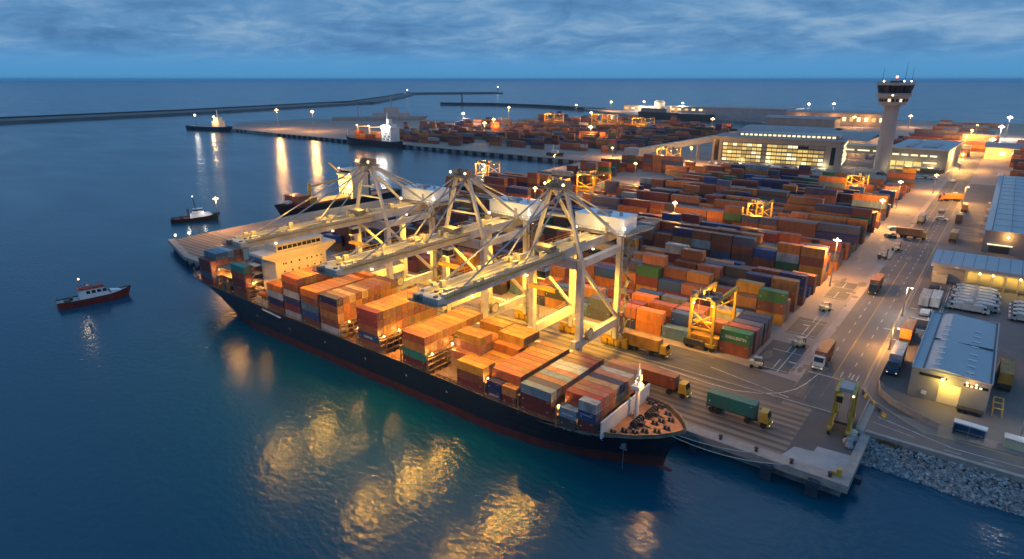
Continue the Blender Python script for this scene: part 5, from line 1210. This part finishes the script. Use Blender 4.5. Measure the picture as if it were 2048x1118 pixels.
    b = MB(); b.ball((-5.5, -7.6, 52.8), .5, n=8, k=5); b.ball((5, -8, 52.8), .45, n=8, k=5); b.ball((8.2, -4.5, 52.8), .45, n=8, k=5); b.ball((.6, -9.75, 44.9), .45, n=8, k=5); P3(b, 'lamp', M['bulb_w'], rf)
    lamp((6, -7, 2.5), 900, (1, .7, .25), .4, T)
office()
def back_buildings():
    # sloping conveyor gallery left of the office
    t = thing('conveyor_gallery', 'sloping grey covered conveyor gallery left of the office', 'conveyor', (-160, 440, GZ)); O = (-160, 440, GZ)
    b = MB(O); b.beam((-205, 408, GZ+5.5), (-160.6, 441, GZ+15), 4.5, 4); b.build('gallery', M['wall_lt'], t)
    b = MB(O)
    for k in range(1, 4): x, y = -205+k*11.2, 408+k*8.25; b.beam((x, y-1.6, GZ), (x, y-1.6, GZ+4+k*2.3), .8); b.beam((x, y+1.6, GZ), (x, y+1.6, GZ+4+k*2.3), .8); b.beam((x, y-1.6, GZ+3), (x, y+1.6, GZ+3), .5); b.build('trestle', M['grey_p'], t); b = MB(O)
    b.box(-212, -201, 400, 409, GZ, GZ+8); b.build('transfer_house', M['wall_lt'], t)
    def shed(name, lab, x0, x1, y0, y1, h, cat='shed', m='wall_lt', lit=0, rise=2.5):
        t = thing(name, lab, cat, ((x0+x1)/2, (y0+y1)/2, GZ)); O = ((x0+x1)/2, (y0+y1)/2, GZ)
        b = MB(O); b.box(x0, x1, y0, y1, GZ, GZ+h); b.build('wall', M[m], t)
        b = MB(O); n = 8; rows = []
        for i in range(n+1):
            u = i/n; z = GZ+h+.1+rise*math.sin(PI*u); y = y0-1+(y1-y0+2)*u; rows.append([(x0-1, y, z), (x1+1, y, z)])
        b.grid(rows); b.build('roof', M['roof_g'], t)
        if lit:
            k = 0; w = (x1-x0)/lit
            for k in range(lit): q = MB(O); q.box(x0+w*(k+.25), x0+w*(k+.75), y0-.15, y0-.05, GZ+h*.35, GZ+h*.7); q.build('window', M['win2'] if k % 3 else M['win'], t)
            for k in range(3): lamp((x0+(x1-x0)*(k+.5)/3-O[0], y0-5-O[1], h*.6), 3500, SODIUM, .6, t)
        return t
    shed('terminal_hall', 'low hall with arched pale roof just behind the office front', -190, -118, 575, 625, 11, 'hall', rise=3)
    shed('terminal_hall', 'hall with blue roof between office and control tower', -118, -78, 505, 590, 12.5, 'hall', lit=8, rise=2.5)
    shed('pier_shed', 'long pale shed on the outer pier above the dark channel', -352, -240, 905, 985, 15, lit=0, rise=1)
    shed('pier_shed', 'orange lit arcade building behind the office roof', -232, -120, 870, 900, 14, lit=14, m='pad')
    shed('pier_shed', 'dark flat shed right of the long pale pier shed', -236, -160, 800, 828, 10, m='wall')
    shed('pier_shed', 'low lit buildings strung along the outer pier', -560, -360, 1046, 1070, 9, lit=16, m='pad', rise=1)
    shed('pier_shed', 'low lit sheds on the pier behind the two bright lamps', -300, -140, 1002, 1022, 9, lit=14, m='pad', rise=1)
    shed('lit_depot', 'orange lit depot at the far end of the haul road', -12, 8, 560, 590, 8, lit=3, m='door_y')
    for y, p in ((540, 16000), (610, 14000), (680, 18000), (760, 14000)): mast(-27, y, 12, p, ['lamp left of the road end beside the depot', 'lamp left of the road end behind the depot', 'lamp left of the road end, third past the tower', 'lamp left of the road end, farthest of them'][(540, 610, 680, 760).index(y)])
    t = thing('storage_tank', 'white lit tank standing up from the outer pier', 'tank', (-488, 1040, GZ)); b = MB(); b.lathe((0, 0, 0), [(9, 0), (9, 16), (6, 19)], 16); b.build('shell', M['cream'], t); b = MB(); b.lathe((16, 0, 0), [(6, 0), (6, 9), (1, 11)], 14); b.build('dome', M['cream'], t); lamp((0, -18, 10), 14000, WARM, 1, t)
    t = thing('cargo_barge', 'long dark barge moored at the outer pier', 'barge', (-400, 905, 0)); b = MB(); b.add([(-62, 8, 0), (60, -22, 0), (62, -8, 0), (-60, 22, 0), (-64, 8, 9), (62, -24, 9), (64, -7, 9), (-62, 23, 9)], [(3, 2, 1, 0), (0, 1, 5, 4), (1, 2, 6, 5), (2, 3, 7, 6), (3, 0, 4, 7), (4, 5, 6, 7)]); b.build('hull', M['dark'], t)
    b = MB(); b.add([(-60, 11, 9), (-20, 1, 9), (-18, 12, 9), (-58, 20, 9), (-60, 11, 14), (-20, 1, 14), (-18, 12, 14), (-58, 20, 14)], [(0, 1, 5, 4), (1, 2, 6, 5), (2, 3, 7, 6), (3, 0, 4, 7), (4, 5, 6, 7)]); b.build('deckhouse', M['wall'], t)
    # breakwaters
    def mole(name, lab, pts, w, h):
        b = MB(); L_, Rr = [], []
        n = len(pts)
        for i, (x, y) in enumerate(pts):
            a = Vector(pts[max(0, i-1)]); c = Vector(pts[min(n-1, i+1)]); d = (c-a).normalized(); nn = Vector((-d.y, d.x))
            ww = w[i] if isinstance(w, (list, tuple)) else w
            L_.append((x+nn.x*ww/2, y+nn.y*ww/2)); Rr.append((x-nn.x*ww/2, y-nn.y*ww/2))
        rows = []
        for (lx, ly), (rx, ry) in zip(L_, Rr):
            dx, dy = (rx-lx)*.12, (ry-ly)*.12
            rows.append([(lx-dx, ly-dy, -1), (lx, ly, h), (rx, ry, h), (rx+dx, ry+dy, -1)])
        for i in range(len(rows)-1):
            for j, m in ((0, 0), (1, 1), (2, 0)): b.add([rows[i][j], rows[i][j+1], rows[i+1][j+1], rows[i+1][j]], [(0, 1, 2, 3)], m)
        b.add(rows[0], [(0, 1, 2, 3)]); b.add(rows[-1], [(3, 2, 1, 0)])
        # parapet along the seaward side
        for i in range(n-1): b.beam((*L_[i], h+.8), (*L_[i+1], h+.8), 4, 2.6, 0)
        tag(b.build(name, [M['mole'], M['mole_t']]), lab, 'breakwater')
    mole('breakwater', 'long dark outer breakwater running in from the left to its bend', [(-1020, -120), (-1088, 262), (-1125, 545), (-1265, 1030), (-1560, 1400), (-1850, 1730)], [80, 70, 70, 70, 60, 50], 4)
    mole('breakwater', 'far arm of the outer breakwater ending in a small light', [(-1850, 1730), (-1780, 1850), (-1690, 2010), (-1670, 2060)], [60, 60, 70, 50], 5)
    mole('breakwater', 'short dark spur inside the outer breakwater', [(-1262, 900), (-1225, 985), (-1210, 1015)], [40, 40, 20], 3)
    mole('breakwater', 'inner breakwater tapering left from the lit outer pier', [(-632, 1065), (-760, 1120), (-925, 1145), (-1050, 1085)], [50, 50, 50, 30], 4)
    for x, y, h, l, m in ((-1668, 2045, 22, 'tiny light tower at the tip of the far breakwater', 'bulb_w'), (-1855, 1725, 12, 'tiny light at the bend of the outer breakwater', 'bulb_w'), (-1010, 1108, 22, 'dark beacon post on the tip of the inner breakwater', 'dark')):
        t = thing('harbour_beacon', l, 'beacon', (x, y, 4), 0, 'beacons on the breakwaters'); b = MB(); b.tube((0, 0, 0), (0, 0, h), 1.6, 1.1, 8); b.build('column', M['grey_p' if m != 'dark' else 'dark'], t); b = MB(); b.ball((0, 0, h+1), 2.2 if m != 'dark' else 1.4, n=8, k=5); b.build('lantern', M[m], t)
back_buildings()

# ------------------------------------------------------------------ other vessels
def hull_mesh(b, L, Wd, H, sheer=1.0, m0=0, m1=1, boot=.35, blunt=.25):
    n = 14; st = [i/n for i in range(n+1)]
    def hw(s): return Wd/2*(min(1, (.72+s*1.6)) if s < .2 else 1 if s < 1-blunt*1.4 else max(.02, 1-((s-(1-blunt*1.4))/(blunt*1.4))**2.2))
    def pt(s, f, sd):
        z = H*(1+sheer*max(0, s-.45)**2*1.8)*f; x = -L/2+L*s*(1-.05*(1-f)*1.0)
        return (x, sd*hw(s)*(.82+.18*f), z if f >= 0 else -.6)
    fr = [-.2, 0, boot, .7, 1]
    for sd in (-1, 1):
        for k in range(4): b.grid([[pt(s, fr[k], sd) for s in st], [pt(s, fr[k+1], sd) for s in st]], m1 if k < 2 else m0, sd > 0)
    for k in range(4): b.add([pt(0, fr[k], -1), pt(0, fr[k], 1), pt(0, fr[k+1], 1), pt(0, fr[k+1], -1)], [(3, 2, 1, 0)], m1 if k < 2 else m0)
    return pt, st
def pilot_boat():
    t = thing('pilot_boat', 'small white cabin pilot boat with orange red hull motoring alone on open water', 'boat', (-186.0, 56.2, 0), math.atan2(16.9, 2.9)); P = lambda b, n, m, par=None: b.build(n, m, par or t)
    b = MB(); pt, st = hull_mesh(b, 17.2, 4.6, 1.55, 1.0, 0, 0, .2, .3); P(b, 'hull', M['redp'])
    b = MB()
    for sd in (-1, 1): b.grid([[(p[0], p[1]*1.03, p[2]-.1) for p in (pt(s, 1, sd) for s in st)], [(p[0], p[1]*1.03, p[2]+.22) for p in (pt(s, 1, sd) for s in st)]], 0, sd > 0)
    P(b, 'rubbing_strake', M['dark'])
    b = MB(); b.grid([[(p[0], p[1]*.97, p[2]-.05) for p in (pt(s, 1, -1) for s in st)], [(p[0], p[1]*.97, p[2]-.05) for p in (pt(s, 1, 1) for s in st)]]); P(b, 'deck', M['grey_p'])
    b = MB(); b.add([(-3.6, -1.6, 1.5), (3.6, -1.5, 1.7), (3.6, 1.5, 1.7), (-3.6, 1.6, 1.5), (-3.4, -1.35, 3.9), (2.3, -1.3, 3.9), (2.3, 1.3, 3.9), (-3.4, 1.35, 3.9)], [(0, 1, 5, 4), (1, 2, 6, 5), (2, 3, 7, 6), (3, 0, 4, 7), (4, 5, 6, 7)])
    b.add([(3.6, -1.3, 1.7), (6.2, -.7, 2.0), (6.2, .7, 2.0), (3.6, 1.3, 1.7), (3.6, -1.2, 2.5), (5.8, -.6, 2.3), (5.8, .6, 2.3), (3.6, 1.2, 2.5)], [(0, 1, 5, 4), (1, 2, 6, 5), (2, 3, 7, 6), (4, 5, 6, 7)]); cab = P(b, 'cabin', M['house'])
    for sd in (-1, 1):
        for k in range(4):
            x = -2.0+k*1.25; b = MB(); f = lambda z: sd*(1.6-.25*(z-1.5)/2.4+.02); b.add([(x, f(2.75), 2.75), (x+.95, f(2.75), 2.75), (x+.8, f(3.55), 3.55), (x, f(3.55), 3.55)], [(0, 1, 2, 3)]); P(b, 'window', M['glass'], cab)
    b = MB(); b.add([(3.45, -1.25, 2.3), (3.45, 1.25, 2.3), (2.5, 1.15, 3.7), (2.5, -1.15, 3.7)], [(0, 1, 2, 3)]); b.v = [(x+.06, y, z+.03) for x, y, z in b.v]; P(b, 'windscreen', M['glass'], cab)
    b = MB(); b.box(-3.7, 2.4, -1.45, 1.45, 3.9, 4.0)
    for k in range(10):
        for sd in (-1, 1): b.beam((-3.6+k*.65, sd*1.35, 4), (-3.6+k*.65, sd*1.35, 4.6), .06)
    for sd in (-1, 1): b.beam((-3.6, sd*1.35, 4.6), (2.3, sd*1.35, 4.6), .08)
    for k in range(6): b.box(-3+k*.9, -2.5+k*.9, -.9, .9, 4, 4.25)
    P(b, 'roof_rail', M['redp'], cab)
    b = MB(); b.tube((-2.6, 0, 4), (-2.9, 0, 6.6), .1); b.beam((-2.75, -.7, 5.4), (-2.75, .7, 5.4), .1); b.tube((-1.2, .3, 4), (-1.3, .3, 5.5), .06); b.tube((.2, 0, 4), (.2, 0, 5.1), .12); b.box(-1.6, -1, -.5, .5, 4.6, 4.8); m = P(b, 'mast', M['grey_p'], cab)
    b = MB(); b.ball((-2.9, 0, 6.8), .2, n=8, k=5); P(b, 'lamp', M['bulb'], cab); lamp((-2.9, 0, 7.2), 260, WARM, .3, t)
    b = MB(); b.box(-7, -5.6, -1.1, 1.1, 1.5, 1.8); b.tube((-5.4, -.8, 2), (-5.4, .8, 2), .4); b.beam((-8.2, -2, 1.6), (-8.2, -2, 2.5), .08); b.beam((-8.2, 2, 1.6), (-8.2, 2, 2.5), .08); b.beam((-8.2, -2, 2.5), (-8.2, 2, 2.5), .08); P(b, 'aft_gear', M['dark'])
    for sd in (-1, 1):
        for x in (-5, -1.5, 2): b = MB(); b.tube((x-.3, sd*2.38, 1.0), (x+.3, sd*2.38, 1.0), .28); P(b, 'fender', M['black'])
    q = thing('marker_buoy', 'small white buoy floating beside the pilot boat', 'buoy', (-168.6, 48.6, 0)); b = MB(); b.lathe((0, 0, -.3), [(.42, 0), (.45, .8), (.2, 1.1), (.18, 2.1), (.3, 2.2), (.05, 2.5)], 10); b.build('float', M['white_p'], q)
pilot_boat()
def tug():
    t = thing('tugboat', 'black hulled tug with white wheelhouse and tall dark mast off the bare pier end', 'tug', (-264.5, 122.3, 0), math.atan2(14.8, 7.8)); P = lambda b, n, m, par=None: b.build(n, m, par or t)
    b = MB(); pt, st = hull_mesh(b, 19, 5.8, 1.7, 1.5, 0, 0, .2, .3); P(b, 'hull', M['black'])
    b = MB(); b.grid([[(p[0], p[1]*.95, p[2]-.25) for p in (pt(s, 1, -1) for s in st)], [(p[0], p[1]*.95, p[2]-.25) for p in (pt(s, 1, 1) for s in st)]]); P(b, 'deck', M['redp'])
    b = MB(); b.add([(-2, -2.1, 1.5), (6.5, -1.2, 2.1), (6.5, 1.2, 2.1), (-2, 2.1, 1.5), (-2, -1.9, 3.2), (5, -1.1, 3.4), (5, 1.1, 3.4), (-2, 1.9, 3.2)], [(0, 1, 5, 4), (1, 2, 6, 5), (2, 3, 7, 6), (3, 0, 4, 7), (4, 5, 6, 7)]); P(b, 'deckhouse', M['house'])
    b = MB(); b.box(-1, 3.2, -1.4, 1.4, 3.3, 4.3); b.box(-.8, 3, -1.2, 1.2, 5.0, 5.2); wh = P(b, 'wheelhouse', M['house']); b = MB(); b.box(-.85, 3.05, -1.3, 1.3, 4.3, 5.0); P(b, 'window', M['glass'], wh)
    b = MB(); b.tube((.3, 0, 5.2), (-.2, 0, 10.2), .22, .1); b.beam((-.05, -.9, 8), (-.05, .9, 8), .1); P(b, 'mast', M['dark'])
    b = MB(); b.tube((-2.6, .8, 2), (-2.8, .8, 5.2), .4); b.tube((-2.6, -.8, 2), (-2.8, -.8, 5.2), .4); P(b, 'funnel', M['dark'])
    b = MB(); b.box(-6, -4.6, -.7, .7, 1.5, 2.4); b.box(-8.6, -8.2, -1.6, 1.6, 1.4, 2.1); P(b, 'towing_winch', M['dark']); b = MB(); b.ball((-.2, 0, 10.3), .2, n=6, k=4); b.ball((3, -1.3, 3.6), .2, n=6, k=4); P(b, 'lamp', M['bulb_w'], wh); lamp((3, -3, 3.6), 120, COOL, .2, t); lamp((-3, -3, 3.2), 120, COOL, .2, t)
tug()
def freighter():
    t = thing('cargo_ship', 'small freighter with brightly lit yellow bridge moored at the pier behind the cranes', 'ship', (-240, 178, 0), -HP); P = lambda b, n, m, par=None: b.build(n, m, par or t)
    b = MB(); pt, st = hull_mesh(b, 68, 11, 4.2, .9, 0, 1, .12, .22); P(b, 'hull', [M['hull'], M['boot']])
    b = MB(); b.grid([[(p[0], p[1]*.97, p[2]-.5) for p in (pt(s, 1, -1) for s in st)], [(p[0], p[1]*.97, p[2]-.5) for p in (pt(s, 1, 1) for s in st)]]); P(b, 'deck', M['deck'])
    b = MB(); b.box(-13, -3.5, -4.9, 4.9, 3.8, 14.5); b.box(-13.5, -3, -5.4, 5.4, 14.5, 15); b.box(-12, -4.5, -4, 4, 15, 17); b.box(-12.2, -4.3, -4.2, 4.2, 17, 17.3); acc = P(b, 'accommodation_block', M['cream'])
    for k in range(4):
        for i in range(5): b = MB(); b.box(-3.48, -3.42, -4+i*1.8, -3.3+i*1.8, 5.5+k*2.4, 6.3+k*2.4); P(b, 'window', M['glass'], acc)
    b = MB(); b.box(-4.28, -4.2, -3.7, 3.7, 15.6, 16.5); P(b, 'bridge_window', M['glass'], acc)
    b = MB(); b.box(-16.5, -13.8, -2, 2, 3.8, 15.5); b.tube((-9, 0, 17.3), (-9, 0, 22), .2); b.beam((-9, -1.6, 20), (-9, 1.6, 20), .15); P(b, 'funnel', M['dark'])
    b = MB(); b.box(-2.6, 18, -4.4, 4.4, 3.7, 5.2); P(b, 'hatch_cover', M['deck'])
    b = MB(); b.tube((17.5, 2.5, 3.8), (17.5, 2.5, 13.5), .75); b.beam((18.5, 2.5, 11.8), (-1, 2.5, 14), .5, .6); b.box(15.5, 19.5, .5, 4.5, 3.8, 7.5); P(b, 'deck_crane', M['yel'])
    b = MB(); b.tube((-4.5, -4, 15), (-.6, -7, 20), .4); P(b, 'jib', M['yel'])
    b = MB(); b.tube((29, 0, 6.2), (29, 0, 10.2), .3); b.tube((25, 0, 5.4), (25, 0, 13), .2); b.box(26, 28.5, -1.5, 1.5, 6, 7); P(b, 'foremast', M['white_p'])
    for x, y, p in ((-1, 3, 5000), (9, 0, 4200), (-1, -6, 5000), (-16, -6, 1600), (22, -4, 1500)): lamp((x, y, 10), p, (1, .68, .16), .4, t)
    b = MB(); b.ball((-3.2, 3.5, 15.4), .4, n=8, k=5); b.ball((-3.2, -3.5, 17.6), .4, n=8, k=5); P(b, 'lamp', M['bulb'], acc)
    for r in range(4):
        for k in range(2):
            c = ['maroon', 'rust'][k]; container(-240-3.6+r*2.45, 178-22.6, 4.05+k*2.4, ('y', 6), c, f"{CNAME[c]} container on the freighter foredeck, {'upper' if k else 'lower'} tier, {ordn(r)} from its seaward side", 'containers on the freighter', HP)
freighter()
def far_ship():
    t = thing('cargo_ship', 'lit container ship with white bridge moored at the far quay', 'ship', (-445, 368.6, 0), PI); P = lambda b, n, m, par=None: b.build(n, m, par or t)
    b = MB(); pt, st = hull_mesh(b, 72, 11, 6.2, .5, 0, 1, .2, .18); P(b, 'hull', [M['hull'], M['boot']])
    b = MB(); b.grid([[(p[0], p[1]*.97, p[2]-.3) for p in (pt(s, 1, -1) for s in st)], [(p[0], p[1]*.97, p[2]-.3) for p in (pt(s, 1, 1) for s in st)]]); P(b, 'deck', M['deck'])
    b = MB(); b.box(-31, -19.5, -5, 5, 6, 17); b.box(-31.4, -19.2, -5.4, 5.4, 17, 17.6); b.box(-29, -20.5, -4.5, 4.5, 17.6, 20); acc = P(b, 'accommodation_block', M['white_p'])
    for k in range(4):
        for i in range(6): b = MB(); b.box(-30+i*1.7, -29.1+i*1.7, 5.0, 5.06, 7.5+k*2.4, 8.5+k*2.4); P(b, 'window', M['glass' if (i+k) % 3 else 'win2'], acc)
    b = MB(); b.box(-26, -23, -2, 2, 20, 24.5); b.tube((-22, 0, 20), (-22, 0, 29), .3); P(b, 'funnel', M['white_p'])
    for x in (18, 2): b = MB(); b.tube((x, 0, 6), (x, 0, 17.5), .9); b.beam((x, 0, 16.5), (x-15, 0, 17.5), .8); P(b, 'deck_crane', M['cream'])
    b = MB(); b.tube((33, 0, 6), (33, 0, 14), .35); P(b, 'foremast', M['white_p'])
    for i, x in enumerate((-14.5, -8, -1.5, 7, 13.5)):
        for k in range(3):
            b = random.Random(i*5+k); c = b.choice(['rust', 'orange', 'ochre', 'brown', 'maroon'])
            if (i+k) % 5 == 4 and k == 2: continue
            container(-445-x, 368.6-3.9, 6.1+k*2.58, ('y', 6), c, f"{CNAME[c]} container on the far ship, {['lowest', 'middle', 'top'][k]} tier, {ordn(i)} bay from its bridge", 'containers on the far ship')
    for x, p in ((-18, 6000), (-3, 4500), (10, 4500)): lamp((x, 8, 17), p, SODIUM if x > -10 else COOL, .6, t)
    lamp((-25, 9, 19), 6000, COOL, .6, t)
    b = MB(); b.ball((-20, 5, 18.5), .7, n=8, k=5); b.ball((-30, 5, 18.5), .7, n=8, k=5); b.ball((2, .9, 17.8), .6, n=8, k=5); b.ball((18, .9, 17.8), .6, n=8, k=5); P(b, 'lamp', M['bulb_w'], acc)
    w = thing('workboat', 'low dark green workboat with lit deckhouse at the tip of the far quay', 'boat', (-738, 374, 0), .2); P = lambda b, n, m, par=None: b.build(n, m, par or w)
    b = MB(); hull_mesh(b, 74, 14, 4.5, .3, 0, 0, .2, .15); P(b, 'hull', M['fender']); b = MB(); b.grid([[(-35, -5, 4.3), (25, -5, 4.3)], [(-35, 5, 4.3), (25, 5, 4.3)]]); P(b, 'deck', M['grey_p'])
    b = MB(); b.box(8, 20, -4, 4, 4, 11); b.box(10, 18, -3, 3, 11, 15); b.tube((14, 0, 15), (14, 0, 23), .5); P(b, 'deckhouse', M['cream']); b = MB(); b.tube((-24, 0, 4), (-24, 0, 16), .4); P(b, 'mast', M['grey_p'])
    b = MB(); b.ball((-24, 0, 16.5), 1.1, n=8, k=5); b.ball((8, 0, 15.6), 1.0, n=8, k=5); P(b, 'lamp', M['bulb_w']); lamp((14, -9, 11), 6000, WARM, .8, w); lamp((-24, -1, 18), 2500, COOL, .8, w)
    g = thing('cargo_ship', 'grey flat ship lying behind the far quay, antennas up', 'ship', (-690, 590, 0), .75); b = MB(); hull_mesh(b, 130, 18, 7, .3, 0, 0, .2, .15); b.build('hull', M['grey_p'], g); b = MB(); b.box(-10, 40, -7, 7, 6, 13); b.box(5, 25, -5, 5, 13, 20); b.tube((15, 0, 20), (15, 0, 34), .8); b.tube((-30, 0, 6), (-30, 0, 22), .6); b.build('deckhouse', M['wall_lt'], g)
    s = thing('service_launch', 'little white and red launch hauled out on the far quay', 'boat', (-262, 388, GZ), .1); b = MB(); hull_mesh(b, 14, 4.5, 2, .8); b.build('hull', [M['dark'], M['redp']], s); b = MB(); b.box(-3, 2, -1.4, 1.4, 1.8, 4.2); b.tube((-2, 0, 4.2), (-2, 0, 8), .3); b.build('cabin', M['white_p'], s)
far_ship()

def make_haze():
    m = bpy.data.materials.new('haze'); m.use_nodes = True; nt = m.node_tree; nt.nodes.remove(nt.nodes['Principled BSDF'])
    v = nt.nodes.new('ShaderNodeVolumePrincipled'); v.inputs['Color'].default_value = (.35, .66, .95, 1); v.inputs['Density'].default_value = .00006; v.inputs['Anisotropy'].default_value = .2
    nt.links.new(v.outputs[0], nt.nodes['Material Output'].inputs['Volume'])
    b = MB(); b.box(-25100, 25100, -3100, 28100, -3, 68); o = b.build('haze', m); tag(o, 'thin evening haze over the harbour', 'haze', kind='stuff')
make_haze()
